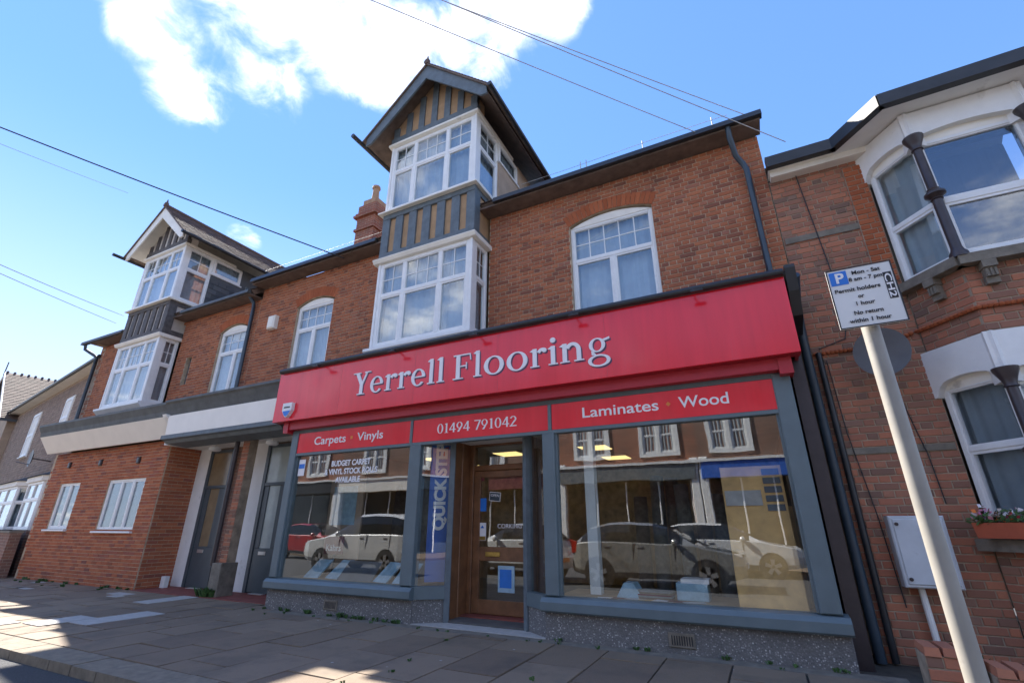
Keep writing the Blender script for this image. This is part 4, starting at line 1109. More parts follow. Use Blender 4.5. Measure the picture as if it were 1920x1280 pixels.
for i, (a, b) in enumerate(faces):
    L = (b - a).length
    T = fT(a, b)
    brick_wall(nb, 0, L, 0, -.02, zg0 - .1, [], M['brick_old'], M['mortar_old'], course=.079, bond='flemish', T=T, ntop=100 if i < 2 else 0, thick=.2)
    brick_wall(nb, 0, L, 0, 3.16, zu0 - .12, [], M['brick_old'], M['mortar_old'], course=.079, bond='flemish', T=T, ntop=150 if i < 2 else 0, thick=.2)
    for z0, z1, up in ((zg0, zg1, 0), (zu0, zu1, 1)):
        side = i != 1
        window(nb, Matrix.Translation((0, 0, 0)) @ fT(a, b, z0) @ Matrix.Translation((.0, .03, 0)), L, z1 - z0, (), (z1 - z0) * (.46 if up else .56), (), fw=.085 if not side else .06, glass='darkglass' if (i == 1 and up) else 'glass', curtain_or_backing='dark' if (i == 1 and up) else 'curtain_or_backing' if up else 'blind', curt_y=.5 if (i == 1 and up) else .12)  # front upper light: dark sheet in place of an unlit room
        # wavy white lintel
        zt = 3.14 if not up else 6.06
        pl = [(-.06, zt), (L + .06, zt)]
        n = 14
        for k in range(n + 1):
            u = L + .06 - (L + .12) * k / n
            s = abs(2 * u / L - 1)
            z = z1 + .02 - (.11 if s > .82 else 0) * min(1, (s - .82) / .1 if s > .82 else 0) + .07 * max(0, 1 - s * s) - .02
            pl.append((u, z))
        MB(T).prism(pl, 'y', -.05, .12).build('lintel', M['white'], nb)
        MB(T).box(0, L, .03, .2, z1 - .04, zt - .01).build('lintel_backing', M['cream'], nb)
    MB(T).prism([(-.04, zu0 - .12), (L + .04, zu0 - .12), (L + .04, zu0 - .01), (-.04, zu0 - .01)], 'y', -.12, .2).build('bay_sill', M['stone'], nb)
    MB(T).prism([(-.04, zg0 - .12), (L + .04, zg0 - .12), (L + .04, zg0 - .01), (-.04, zg0 - .01)], 'y', -.14, .2).build('bay_sill', M['stone'], nb)
    if i < 2:
        for u in ((.55,) if i == 0 else (.18, .85)):
            c = MB(T)
            c.prism([(-.13, zu0 - .12), (-.13, zu0 - .2), (-.09, zu0 - .28), (-.05, zu0 - .38), (0, zu0 - .4), (0, zu0 - .12)], 'x', u * L - .05, u * L + .05) if False else c.box(u * L - .06, u * L + .06, -.12, -.001, zu0 - .2, zu0 - .122).box(u * L - .05, u * L + .05, -.09, -.001, zu0 - .3, zu0 - .2).box(u * L - .055, u * L + .055, -.06, -.001, zu0 - .37, zu0 - .3)
            for k in range(3): c.box(u * L - .045 + .034 * k, u * L - .025 + .034 * k, -.1, -.09, zu0 - .3, zu0 - .21)
            c.build('corbel', M['stone'], nb)
for q in (P[1], P[2]):
    for z0, z1 in ((zu0 - .02, zu1 + .0), (zg0 - .02, zg1 + .02)):
        zm = z0 + (z1 - z0) * .5
        c_ = (q.x, q.y - .05, 0)
        col = MB().lathe([(.085, z0), (.085, z0 + .05), (.06, z0 + .09), (.05, z0 + .13), (.048, zm - .08), (.062, zm - .07), (.05, zm - .05), (.10, zm - .01), (.10, zm + .015), (.055, zm + .05), (.062, zm + .07), (.046, zm + .09), (.044, z1 - .2), (.06, z1 - .19), (.05, z1 - .16), (.07, z1 - .1), (.10, z1 - .03), (.105, z1)], c_, 16).build('iron_column', M['iron'], nb, smooth=True)
# gutter following the bay, soffit, bay roof
gp = [Vector((.86, 6.5, 6.2)), Vector((1.66, 6.5, 6.2)), Vector((2.1, 5.93, 6.2)), Vector((3.5, 5.9, 6.2)), Vector((3.98, 6.5, 6.2)), Vector((5.3, 6.5, 6.2))]
for a, b in zip(gp[:-1], gp[1:]):
    U = (b - a).normalized(); L = (b - a).length
    T = frame((a.x, a.y, 6.07), U, (U.y, -U.x, 0))
    MB(T).prism([(-.02, 0), (L + .02, 0), (L + .02, .17), (-.02, .17)], 'y', -.06, .04).build('gutter', M['black'], nb)
    if a.y == b.y and a.y > 6.4: MB(T).box(0, L, .04, .3, .0, .03).build('soffit', M['cream'], nb)
MB().prism([(gp[1].x, 6.8), (gp[1].x, gp[1].y + .04), (gp[2].x + .02, gp[2].y + .045), (gp[3].x - .02, gp[3].y + .045), (gp[4].x, gp[4].y + .04), (gp[4].x, 6.8)], 'z', 6.078, 6.098).build('bay_soffit', M['white'], nb)
MB().add([tuple(gp[1] + Vector((0, 0, .04))), tuple(gp[2] + Vector((0, 0, .04))), tuple(gp[3] + Vector((0, 0, .04))), tuple(gp[4] + Vector((0, 0, .04))), (2.45, 6.6, 6.6), (3.25, 6.6, 6.6), (1.72, 6.9, 6.16), (3.98, 6.9, 6.16)],
         [(0, 1, 4), (1, 2, 5, 4), (2, 3, 5), (0, 4, 6), (3, 7, 5), (4, 5, 7, 6)]).build('bay_roof', M['white'], nb)
slope_roof(nb, .88, 5.3, 6.6, 6.16, 10.2, 8.6, 'slate')
MB().prism([(10.2, 8.6), (14, 6.1), (14, 6.0), (10.2, 8.5)], 'x', .88, 5.3).build('rear_roof', M['slate'], nb)
MB().box(.88, 5.2, 6.6, 6.78, 5.99, 6.14).build('eaves_board', M['cream'], nb)
# rope moulded string course and carved band
n = 0
xx = .9
while xx < 1.9:
    MB().lathe([(.02, -.02), (.034, 0), (.02, .02)], (xx, YW - .02, 3.3 + max(0, xx - 1.6) * .35), 8).build('rope_brick', M['rubbed'], nb, smooth=True)
    xx += .045
for i, (a, b) in enumerate(faces[:2]):
    T = fT(a, b); L = (b - a).length
    xx = .0
    while xx < L:
        MB(T).lathe([(.02, -.02), (.034, 0), (.02, .02)], (xx, -.02, 3.42), 8).build('rope_brick', M['rubbed'], nb, smooth=True)
        xx += .045
MB().box(.88, 1.96, YW - .012, YW + .02, 2.05, 2.12).build('string_course', M['stone'], nb)
MB().box(.88, 1.96, YW - .016, YW + .02, 4.93, 5.02).build('string_course', M['stone'], nb)
# pipes at the party line
MB().tube([(.80, 6.0, 4.1), (.80, 6.45, 3.9), (.80, 6.66, 3.5), (.80, 6.66, .0)], .05, 10).build('downpipe', M['navy'], nb, smooth=True)
MB().tube([(.93, 6.70, 3.3), (.93, 6.70, .0)], .035, 10).build('downpipe', M['black'], nb, smooth=True)
MB().box(.56, .70, 6.32, 6.74, -.02, 3.9).build('party_pier', M['iron'], nb)
def cable(name, pts, r, mat, label, cat='cable', grp=None):
    o = MB().tube(pts, r, 6).build(name, M[mat], None, smooth=True)
    return tag(o, label, cat, grp)
cable('wall_cable', [(1.2, 6.73, 6.0), (1.25, 6.73, 5.2), (1.3, 6.73, 4.4), (1.32, 6.73, 3.7), (1.25, 6.73, 3.45), (.95, 6.73, 3.36)], .007, 'cable', 'thin black cable looping down weathered brick wall beside the dish')
cable('wall_cable', [(1.0, 6.73, 3.2), (1.02, 6.73, 2.3), (1.1, 6.73, 1.4), (1.14, 6.73, .5)], .006, 'cable', 'thin black cable running down beside the pale meter cabinet')
cable('wall_cable', [(1.62, 6.73, 2.6), (1.7, 6.73, 2.0), (1.72, 6.73, 1.5)], .006, 'cable', 'thin black cable beside the ground floor bay window')
# satellite dish
t = thing('satellite_dish', 'grey oval satellite dish on weathered brick wall behind the sign pole', 'satellite dish', (1.5, 6.7, 3.1))
T = Matrix.Translation((1.48, 6.36, 3.12)) @ Matrix.Rotation(R(-24), 4, 'Z') @ Matrix.Rotation(R(8), 4, 'X')
MB(T).lathe([(.005, .06), (.12, .05), (.2, .025), (.27, .0), (.27, -.008), (.18, .012), (.005, .04)], (0, 0, 0), 28, 'y').build('dish', M['dishgrey'], t, smooth=True)
MB(T).tube([(0, .0, -.26), (0, -.3, -.2), (0, -.34, -.12)], .012, 8).build('feed_arm', M['iron'], t)
MB(T).lathe([(.03, -.04), (.035, .03), (.02, .05)], (0, -.35, -.09), 10, 'y').build('receiver', M['iron'], t)
MB().tube([(1.5, 6.42, 3.1), (1.5, 6.6, 3.05), (1.5, 6.76, 3.05)], .02, 8).build('mount', M['iron'], t)
# meter cabinet
t = thing('meter_cabinet', 'pale wall cabinet on brick wall behind the sign pole', 'meter cabinet', (1.4, 6.7, .7))
MB().cbox(1.15, 1.62, 6.55, 6.745, .70, 1.38, .012).build('cabinet_body', M['cabinet'], t)
MB().cbox(1.18, 1.6, 6.538, 6.549, .73, 1.35, .008).build('cabinet_door', M['cabinet'], t)
for z in (.78, 1.3): MB().lathe([(.018, -.01), (.018, .012)], (1.21, 6.535, z), 10, 'y').build('lock', M['iron'], t)
MB().tube([(1.3, 6.7, .7), (1.31, 6.69, .0)], .03, 8).build('conduit', M['upvc'], t)
# planter
t = thing('flower_planter', 'terracotta window planter of white, red and pink flowers on stone sill', 'planter', (1.98, 6.3, 1.16))
pT = fT(P[0], P[1]) @ Matrix.Translation((.1, -.16, 0))
MB(pT).prism([(-.1, 1.17), (.1, 1.17), (.125, 1.31), (-.125, 1.31)], 'x', .0, .56).build('trough', M['terracotta'], t)
lf = MB(pT); fl = MB(pT)
for i in range(420):
    p = Vector((ru(-.03, .6), ru(-.13, .12), 1.3 + abs(random.gauss(0, .05))))
    a, b = Vector((ru(-1, 1), ru(-1, 1), ru(-.3, 1))).normalized() * .032, Vector((ru(-1, 1), ru(-1, 1), ru(-1, 1))).normalized() * .022
    tgt = fl if i % 3 == 0 else lf
    if tgt is fl: p.z += .03; a *= .8
    tgt.add([p - a, p + b, p + a, p - b], [(0, 1, 2, 3)])
lf.build('leaves', M['leaf'], t, kind='stuff'); fl.build('blooms', M['flower'], t, kind='stuff')
# low front wall, broken top
t = thing('front_garden_wall', 'low broken brick wall beside the sign pole', 'garden wall', (1.2, 5.5, 0))
for (a, b, zt, y0, y1) in ((.95, 1.3, .38, 5.42, 5.72), (1.33, 2.6, .30, 5.3, 5.6)):
    brick_wall(t, a, b, y0, -.02, zt - .06, [], M['brick_old'], M['mortar_old'], course=.076, bond='stretcher', thick=y1 - y0, ntop=40, name='wall_leaf')
    xx = a
    while xx < b - .02:
        l = min(.115, b - xx)
        MB().add([(p[0], p[1], p[2] + ru(-.006, .006)) for p in [(xx + .004, y0 - .01, zt - .058), (xx + l - .004, y0 - .01, zt - .058), (xx + l - .004, y1 + .01, zt - .058), (xx + .004, y1 + .01, zt - .058), (xx + .01, y0, zt), (xx + l - .01, y0, zt), (xx + l - .01, y1, zt), (xx + .01, y1, zt)]],
                 [(0, 1, 5, 4), (1, 2, 6, 5), (2, 3, 7, 6), (3, 0, 4, 7), (4, 5, 6, 7)]).build('coping_brick', M['brick_old'], t)
        xx += .119
# parking sign on its pole
t = thing('parking_sign', 'grey pole with white permit parking sign plate', 'sign', (.6, 2.65, 0))
MB().tube([(.605, 2.66, -.1), (.605, 2.66, 2.46)], .037, 20).build('pole', M['polegrey'], t, smooth=True)
pc = [at_y(1555, 523, 2.6), at_y(1673, 496, 2.6), at_y(1710, 596, 2.6), at_y(1583, 616, 2.6)]
sx0, sx1, sz0, sz1 = .475, .745, 2.165, 2.485
pl = MB().cbox(sx0, sx1, 2.600, 2.606, sz0, sz1, .002).build('sign_plate', M['signback'], t)
bd = MB()
for (a, b, c, d) in ((sx0, sx1, sz0, sz0 + .006), (sx0, sx1, sz1 - .006, sz1), (sx0, sx0 + .006, sz0 + .006, sz1 - .006), (sx1 - .006, sx1, sz0 + .006, sz1 - .006)): bd.box(a, b, 2.5985, 2.5995, c, d)
bd.build('plate_border', M['blk'], t)
for z in (2.23, 2.42): MB().box(.56, .65, 2.607, 2.66, z - .02, z + .02).build('clip', M['polegrey'], t)
MB().box(sx0 + .012, sx0 + .085, 2.5985, 2.5995, sz1 - .088, sz1 - .014).build('blue_square', M['blue'], t)
text_mesh(t, 'P', sx0 + .032, sz1 - .076, .075, 2.5975, M['lwhite'], bold=.002, ext=.0005)
for s_, xa, z, w_, h_ in (('Mon - Sat', 0.580, 2.442, .115, .028), ('8 am - 7 pm', 0.562, 2.407, .135, .028), ('Permit holders', 0.492, 2.355, .185, .028), ('or', 0.580, 2.315, .025, .028),
                          ('1 hour', 0.560, 2.277, .075, .028), ('No return', 0.545, 2.230, .115, .028), ('within 1 hour', 0.520, 2.190, .165, .028)):
    text_mesh(t, s_, xa, z, h_, 2.5975, M['blk'], width=w_, bold=.0006, ext=.0005)
MB().box(sx1 - .045, sx1 - .012, 2.5985, 2.5995, 2.285, 2.425).build('zone_patch', M['blk'], t)
text_mesh(t, 'CH2', sx1 - .041, 2.418, .036, 2.5975, M['lwhite'], width=.125, rotz=R(-90), bold=.0006, ext=.0005)

# ------------------------------------------------------------------ houses further left (the street bends)
FT = frame((-18.3, 7.1, 0), (math.cos(R(9.6)), -math.sin(R(9.6)), 0), (-math.sin(R(9.6)), -math.cos(R(9.6)), 0))
def far_house(name, lab, x0, x1, ez, wins, bays, gable=None):
    t = thing(name, lab, 'house', FT @ Vector(((x0 + x1) / 2, 0, 0)))
    MB(FT).box(x0, x1, 0, 4, 0, ez).build('wall', M['render2'], t)
    U = FT.to_3x3() @ Vector((1, 0, 0))
    tiles(t, tuple(FT @ Vector((x0, -.012, 2.75))), U, (0, 0, 1), x1 - x0, ez - 2.9, M['hung'], .17, .1, 'tile_hanging')
    for (a, b, z0, z1) in wins:
        MB(FT).box(a - .06, b + .06, -.05, .02, z0 - .06, z1 + .06).build('window_surround', M['cream'], t)
        window(t, FT @ Tf(a, -.075, z0), b - a, z1 - z0, (), (z1 - z0) * .5, (), fw=.07, curtain_or_backing='curtain_or_backing', curt_y=.06, sill=.05)
    for (a, b) in bays:
        c = .5
        pts = [Vector((a, 0, 0)), Vector((a + c, -.55, 0)), Vector((b - c, -.55, 0)), Vector((b, 0, 0))]
        for p, q in zip(pts[:-1], pts[1:]):
            u = (q - p).normalized(); L = (q - p).length
            T = FT @ frame((p.x, p.y, 0), u, (u.y, -u.x, 0))
            MB(T).box(0, L, .0, .15, 0, 1.15).build('bay_wall', M['farbrick_old'], t)
            window(t, T @ Matrix.Translation((0, 0, 1.17)), L, 1.36, (.5,) if L > 1.2 else (), .85, (), fw=.07, curtain_or_backing='blind', curt_y=.15)
            MB(T).box(-.03, L + .03, -.06, .2, 2.53, 2.68).build('bay_head', M['cream'], t)
        MB(FT).add([(a - .1, 0, 2.69), (a + c - .05, -.68, 2.69), (b - c + .05, -.68, 2.69), (b + .1, 0, 2.69), (a + .3, 0, 3.0), (b - .3, 0, 3.0)], [(0, 1, 4), (1, 2, 5, 4), (2, 3, 5), (0, 3, 2, 1)]).build('bay_roof', M['slate'], t)
    MB(FT).box(x0, x1, -.32, .0, ez - .04, ez).build('soffit', M['cream'], t)
    MB(FT).tube([(x0, -.36, ez + .03), (x1, -.36, ez + .03)], .06, 8).build('gutter', M['black'], t)
    MB(FT).prism([(-.34, ez + .02), (2.6, ez + 1.7), (2.6, ez + 1.5), (-.2, ez)], 'x', x0, x1).build('roof', M['slate'], t)
    if gable:
        gx, gw, gz = gable
        MB(FT).prism([(gx - gw, 0), (gx + gw, 0), (gx + gw, ez), (gx, gz - .2), (gx - gw, ez)], 'y', -.3, 4).build('gable_wall', M['render2'], t)
        for s in (-1, 1):
            MB(FT).prism([(gx, gz), (gx + s * (gw + .35), ez - .3), (gx + s * (gw + .35), ez - .42), (gx, gz - .13)], 'y', -.62, 4).build('gable_roof', M['slate'], t)
            MB(FT).prism([(gx, gz + .0), (gx + s * (gw + .38), ez - .3), (gx + s * (gw + .38), ez - .5), (gx, gz - .24)], 'y', -.66, -.621).build('bargeboard', M['cream'], t)
            d = Vector((s * (gw + .35), 0, ez - .3 - gz)); L = d.length
            e = FT @ Vector((gx + s * (gw + .35), -.62 if s > 0 else 4, ez - .29))
            R_ = FT.to_3x3()
            tiles(t, tuple(e), R_ @ Vector((0, s, 0)), R_ @ (-d), 4.62, L, M['tile'], .25, .18)
        rt = MB(FT)
        for k in range(16): rt.lathe([(.06, 0), (.06, .05), (.02, .08)], (gx, -.55 + k * .28, gz), 6)
        rt.build('ridge_crest', M['tile'], t)
        MB(FT).tube([(gx, -.66, gz - .2), (gx, -.66, gz + .55)], .03, 6).build('finial', M['stone'], t)
        ck = window(t, FT @ Tf(gx - .5, -.36, 3.5), 1.0, 1.8, (), .9, (), fw=.07, curtain_or_backing='curtain_or_backing', curt_y=.05)
    return t
h = far_house('terrace_house', 'brown tile-hung house with white bay beyond the orange brick ground floor', -13.4, .2, 6.31,
              [(-3.97, -3.05, 4.2, 5.58), (-8.9, -7.8, 3.9, 5.63)], [(-2.75, .15), (-7.3, -3.25)])
MB(FT).box(-5.2, -4.2, 1.4, 2.1, 6.4, 7.75).box(-5.25, -4.15, 1.35, 2.15, 7.6, 7.7).build('chimney', M['farbrick_old'], h)
for k in range(2): MB(FT).lathe([(.15, 7.75), (.12, 8.1), (.16, 8.15)], (-4.95 + .5 * k, 1.75, 0), 10).build('chimney_pot', M['pot'], h)
far_house('gabled_house', 'far tile-hung house with slate gable roof at the street bend', -27, -13.5, 6.31, [], [], (-17.4, 4.0, 9.07))
t = thing('boundary_wall', 'dark brick boundary wall before the white bays', 'garden wall', FT @ Vector((-3, -1, 0)))
MB(FT).box(-14, 0.2, -.95, -.72, -.1, 1.1).build('wall_leaf', M['farbrick_old'], t)
MB(FT).box(-14, 0.2, -.98, -.69, 1.1, 1.16).build('coping', M['stone'], t)
t = thing('satellite_dish', 'dark satellite dish on arm by the cream fascia end', 'satellite dish', FT @ Vector((-3.4, -.3, 3.3)))
T = FT @ Matrix.Translation((-3.4, -.55, 3.4))
MB(T).lathe([(.005, .05), (.15, .04), (.28, .0), (.28, -.008), (.005, .03)], (0, 0, 0), 20, 'y').build('dish', M['iron'], t, smooth=True)
MB(T).tube([(0, .05, 0), (0, .55, -.05)], .02, 6).build('mount', M['iron'], t)
MB(T).tube([(0, 0, -.2), (-.5, -.25, -.1)], .015, 6).build('feed_arm', M['iron'], t)

# ------------------------------------------------------------------ overhead wires
def sag(a, b, s, n=14):
    a, b = Vector(a), Vector(b)
    return [a.lerp(b, k / n) - Vector((0, 0, s * 4 * (k / n) * (1 - k / n))) for k in range(n + 1)]
def wire_from(p, px, py, z):     # far end along the sight line of a pixel beyond the frame
    d = pix(px, py)
    return Vector((0, 0, CAMH)) + d * ((z - CAMH) / d.z)
wl = 'thin overhead telephone wire crossing the blue sky'
for i, (p, q) in enumerate((((.11, 6.45, 7.0), wire_from(0, 420, -115, 8.6)), ((.75, 6.5, 7.15), wire_from(0, 480, -135, 8.8)), ((1.15, 6.5, 6.45), wire_from(0, 520, -130, 8.8)))):
    cable('overhead_wire', sag(p, q, .03), .007, 'cablew', 'thin overhead wire ending ' + ('at the gutter above the arched shop window', 'at the roof corner above the downpipe', 'on the bay house eaves')[i], 'wire', 'overhead wires')
cable('overhead_wire', sag((-7.46, 6.45, 6.85), wire_from(0, -260, 136, 9.0), .04), .013, 'cable', 'black overhead cable running to the eaves between the two gables', 'wire')
for wi, (px, py, qx, qy) in enumerate(((240, 362, -300, 150), (218, 606, -260, 395), (232, 592, -100, 452))):
    e = at_y(px, py, 6.3)
    cable('overhead_wire', sag(e, wire_from(0, qx, qy, e.z * .55 + 1.5), .03), .007, 'cablew', 'faint overhead wire ' + ('passing high above the cream bargeboard gable', 'ending beside the half-timber band of the slate-clad bay', 'ending just above the half-timber band of the slate-clad bay')[wi], 'wire', 'faint wires by the left gable')

# ------------------------------------------------------------------ weeds
wd = MB()
def weed(x, y, z, n, s):
    for i in range(n):
        a = ru(0, 6.28); l = ru(.5, 1) * s; t_ = ru(.2, 1.0)
        b = Vector((x + ru(-s, s) * .7, y + ru(-.03, .03), z))
        e = b + Vector((math.cos(a) * l * t_, math.sin(a) * l * t_ * .6 - .01, l))
        w = Vector((math.sin(a), -math.cos(a), 0)) * (.01 + s * .07)
        m_ = b.lerp(e, .55) + Vector((0, 0, .01))
        wd.add([b - w * .4, m_ - w, e, m_ + w, b + w * .4], [(0, 1, 2, 3, 4)])
for i in range(26): weed(ru(-17.5, -12.4), 6.42 - ru(0, .5) * (rnd() > .6), .0, 14, ru(.03, .09))
weed(-9.95, 6.45, 0, 90, .2); weed(-9.8, 6.5, 0, 60, .16)
for i in range(20): weed(ru(-7.7, -4.8), 6.08, 0, 12, ru(.03, .08))
for i in range(10): weed(ru(-2.6, .5), 6.08, 0, 9, ru(.02, .05))
for i in range(24): weed(ru(-9, .4), 5.93 - ru(0, 2.4) * (i % 3 == 0), 0, 6, ru(.015, .035))
weed(1.4, 6.5, 0, 90, .2)
o = wd.build('weeds', M['leaf'], None, kind='stuff')
tag(o, 'small green weeds along the foot of walls and paving joints', 'weeds')

# ------------------------------------------------------------------ the other side of the street (seen in the glass)
YO = -8.8
OT = frame((0, YO, 0), (-1, 0, 0), (0, 1, 0))
def opp(x0, x1, lab, fascia, seedwins, ez=6.6, mat='farbrick'):
    t = thing('shop_terrace', lab, 'building', (-(x0 + x1) / 2, YO, 0))
    wl_ = MB(OT)
    wl_.box(x0, x1, .0, 6, 3.7, ez).box(x0, x0 + .35, 0, 6, 0, 3.7).box(x1 - .35, x1, 0, 6, 0, 3.7).box(x0 + .35, x1 - .35, .6, 6, 0, 3.7)
    wl_.build('wall', M[mat], t)
    MB(OT).prism([(-.3, ez), (3, ez + 2.2), (6.3, ez), (6.3, ez - .1), (-.3, ez - .1)], 'x', x0, x1).build('roof', M['slate'], t)
    MB(OT).cbox(x0 + .1, x1 - .1, -.25, .1, 3.05, 3.7, .02).build('fascia', M[fascia], t)
    MB(OT).box(x0, x1, -.3, .05, 3.7, 3.8).build('cornice', M['white'], t)
    for xx in (x0 + .02, x1 - .32): MB(OT).cbox(xx, xx + .3, -.2, .0, 0, 3.9, .02).build('pilaster', M['white'], t)
    for c in seedwins:
        MB(OT).box(c - .85, c + .85, -.06, .0, 4.05, 4.2).box(c - .85, c - .68, -.06, 0, 4.2, 5.7).box(c + .68, c + .85, -.06, 0, 4.2, 5.7).box(c - .07, c + .07, -.06, 0, 4.2, 5.7).box(c - .85, c + .85, -.06, 0, 5.7, 5.9).build('stone_surround', M['white'], t)
        for s in (-.68, .07): window(t, OT @ Tf(c + s, -.03, 4.2), .61, 1.5, (), .75, (), fw=.06, curtain_or_backing='blind', curt_y=.025)
    n = 4
    W_ = (x1 - x0 - .7) / n
    for k in range(n):
        a = x0 + .35 + k * W_
        MB(OT).cbox(a, a + .06, .05, .15, 0, 3.05, .01).build('shopfront_post', M['white'], t)
        MB(OT).box(a + .06, a + W_, .1, .11, .5 if k != 2 else .05, 3.0).build('shop_pane', M['carglass'], t)
        MB(OT).box(a + .06, a + W_, .04, .2, 0, .5 if k != 2 else .05).build('stall_riser', M['timber'], t)
    for xx in (x0 + .8,): MB(OT).box(xx, xx + .7, 2.6, 3.4, ez + 1.2, ez + 3.4).build('chimney', M['farbrick_old'], t)
    return t
opp(-9.5, -3.2, 'brick shop terrace opposite with navy fascia', 'navy', (-8.0, -4.9), mat='farbrick')
opp(-3.2, 2.1, 'brick shop terrace opposite with blue fascia', 'banner', (-1.9, .8), mat='farbrick_old')
opp(2.1, 8.2, 'brick shop terrace opposite with dark grey fascia', 'timber', (3.6, 6.6), mat='farbrick')
opp(8.2, 14.5, 'brick shop terrace opposite with maroon fascia', 'maroon', (9.8, 12.8), mat='farbrick_old')
opp(14.5, 22, 'old brick shop terrace opposite with cream fascia', 'cream', (16, 19.5), mat='farbrick_old')
opp(22, 30, 'tall brick shop terrace opposite with black fascia', 'black', (24, 27.5), mat='farbrick')

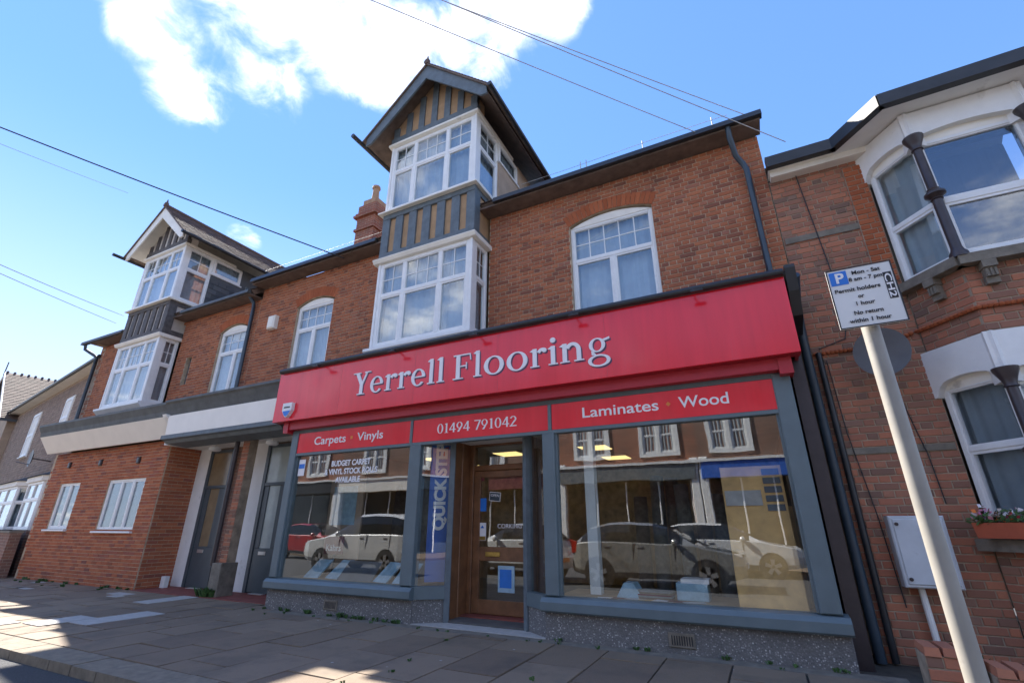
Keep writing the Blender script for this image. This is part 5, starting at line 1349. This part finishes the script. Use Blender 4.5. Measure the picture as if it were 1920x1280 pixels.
# ------------------------------------------------------------------ parked cars
def car(lab, x, y, flip, paint, L=4.0, top=1.46, wb=2.5, suv=False):
    t = thing('parked_car', lab, 'car', (x, y, -.085), 'cars parked along the street')
    hw = .85
    zs = .12 if suv else 0
    prof = [(0, .62, .62), (.03, .72, .72), (.25, .80, .80), (.8, .90, .90), (1.02, .95, .98), (1.25, .97, 1.13), (1.6, .98, 1.34), (1.95, .99, top - .03), (2.5, 1.0, top), (3.1, 1.01, top - .03), (3.5, 1.0, top - .12), (3.75, .98, top - .32), (3.9, .95, .98), (3.97, .8, .82), (4.0, .6, .62)]
    k = L / 4.0
    body = MB(); gl = MB()
    secs = []
    for (u, belt, tp) in prof:
        e = min(u, 4.0 - u)
        nar = 1 - .16 * max(0, 1 - e / .45) ** 2
        belt += zs; tp += zs if tp > .7 else zs * .6
        w = hw * nar
        has = tp - belt > .06
        wt = w * (.74 if has else .92)
        zb = .22 + zs * .5 + .1 * max(0, 1 - e / .4)
        s = [(w * .90, zb), (w * .99, zb + .12), (w, .55 + zs * .5), (w * .975, belt - .03), (w * .955, belt), ((w * .955 + wt) / 2 if has else w * .94, belt + (tp - belt) * .5), (wt, belt + (tp - belt) * .88 if has else tp), (wt * .8, tp), (0, tp + .012)]
        secs.append((u * k, s))
    sg = -1 if flip else 1
    def P3(i, j, side):
        u, s = secs[i]
        return (x + sg * (u - L / 2), y + side * s[j][0], s[j][1] - .085)
    for i in range(len(secs) - 1):
        for j in range(8):
            for side in (-1, 1):
                q = [P3(i, j, side), P3(i + 1, j, side), P3(i + 1, j + 1, side), P3(i, j + 1, side)]
                u = (prof[i][0] + prof[i + 1][0]) / 2
                sideglass = j in (4, 5) and 1.25 < u < 3.75 and not (2.4 < u < 2.45)
                screen = j in (6, 7) and (1.0 < u < 1.9 or 3.5 < u < 3.92)
                (gl if (sideglass or screen) else body).add(q, [(0, 1, 2, 3)])
    for i in (0, len(secs) - 1):
        n = len(secs[i][1])
        body.add([P3(i, j, -1) for j in range(n)] + [P3(i, j, 1) for j in range(n)], [(j, j + 1, n + j + 1, n + j) for j in range(n - 1)])
    b = body.build('body', M[paint], t, smooth=True)
    gl.build('windows', M['carglass'], t, smooth=True)
    for side in (-1, 1):
        for u in (.78 * k, .78 * k + wb):
            c = (x + sg * (u - L / 2), y + side * (hw - .06), .225 + zs * .3)
            MB().lathe([(.37, -.10), (.37, .064)], c, 24, 'y').build('wheel_arch', M['blk'], t)
            w = MB().lathe([(.30, -.08 * side), (.315, .02 * side), (.30, .075 * side), (.22, .08 * side)], c, 24, 'y').build('wheel', M['tyre'], t, smooth=True)
            rim = MB()
            for q in range(5):
                a = q * 2 * math.pi / 5
                T = Matrix.Translation((c[0], c[1] + side * .083, c[2])) @ Matrix.Rotation(a, 4, 'Y')
                rim.T = T; rim.prism([(-.035, 0), (.035, 0), (.055, .21), (-.055, .21)], 'y', -.006, .006)
            rim.T = None
            rim.build('rim', M['alloy'], w)
            MB().lathe([(.215, .0), (.215, .006)], (c[0], c[1] + side * .074, c[2]), 24, 'y').build('wheel_disc', M['blk'], w)
        for u, z0, z1 in ((1.45, .34, .93), (2.42, .34, 1.36), (3.22, .5, .95)):
            w_ = hw * (.86 if z1 > 1 else 1.0)
            MB().box(x + sg * (u * k - L / 2) - .006, x + sg * (u * k - L / 2) + .006, y + side * hw * .99 - .004, y + side * hw * .99 + .006, z0 + zs, min(z1, .95) + zs).build('door_seam', M['blk'], t)
        MB().cbox(x - wb / 2 + .35, x + wb / 2 - .35, y + side * hw * .96 - .03, y + side * hw * .96 + .03, .14 + zs * .5, .26 + zs * .5, .004).build('sill_trim', M['blk'], t)
        MB().lathe([(.02, -.09), (.07, -.05), (.08, .03), (.03, .07)], (x + sg * (1.42 * k - L / 2), y + side * (hw + .07), .93 + zs), 10, 'y').build('door_mirror', M[paint], t, smooth=True)
        MB().cbox(x + sg * (.22 * k - L / 2) - .16, x + sg * (.22 * k - L / 2) + .16, y + side * .62 - .1, y + side * .62 + .1, .60 + zs, .70 + zs, .01).build('headlight', M['clearlamp'], t)
        MB().cbox(x + sg * (3.93 * k - L / 2) - .07, x + sg * (3.93 * k - L / 2) + .06, y + side * .68 - .09, y + side * .68 + .08, .66 + zs, .92 + zs, .01).build('tail_light', M['redlamp'], t)
        for u in (2.25, 3.05): MB().cbox(x + sg * (u * k - L / 2) - .07, x + sg * (u * k - L / 2) + .07, y + side * (hw * .985) - .012, y + side * (hw * .985) + .012, .80 + zs, .83 + zs, .002).build('door_handle', M['alloy'], t)
    for u, c_ in ((-.012, 'lwhite'), (4.005, 'orange')):
        xx = x + sg * (u * k - L / 2)
        MB().box(xx - .008, xx + .008, y - .26, y + .26, .38 + zs, .49 + zs).build('number_plate', M[c_], t)
    return t
car('silver hatchback parked at the kerb before the shop', -2.55, -.75, True, 'carsilver')
car('white hatchback parked behind the silver hatchback', -6.9, -.6, False, 'carwhite', 3.9)
car('large white sport utility car parked along the kerb', -11.7, -.6, False, 'carwhite', 4.6, 1.62, 2.7, True)
car('red car parked on the far side of the road', -18.6, -4.6, True, 'carred', 4.2)
car('white car parked on the far side before the blue fascia', -1.3, -4.6, True, 'carwhite', 4.2)
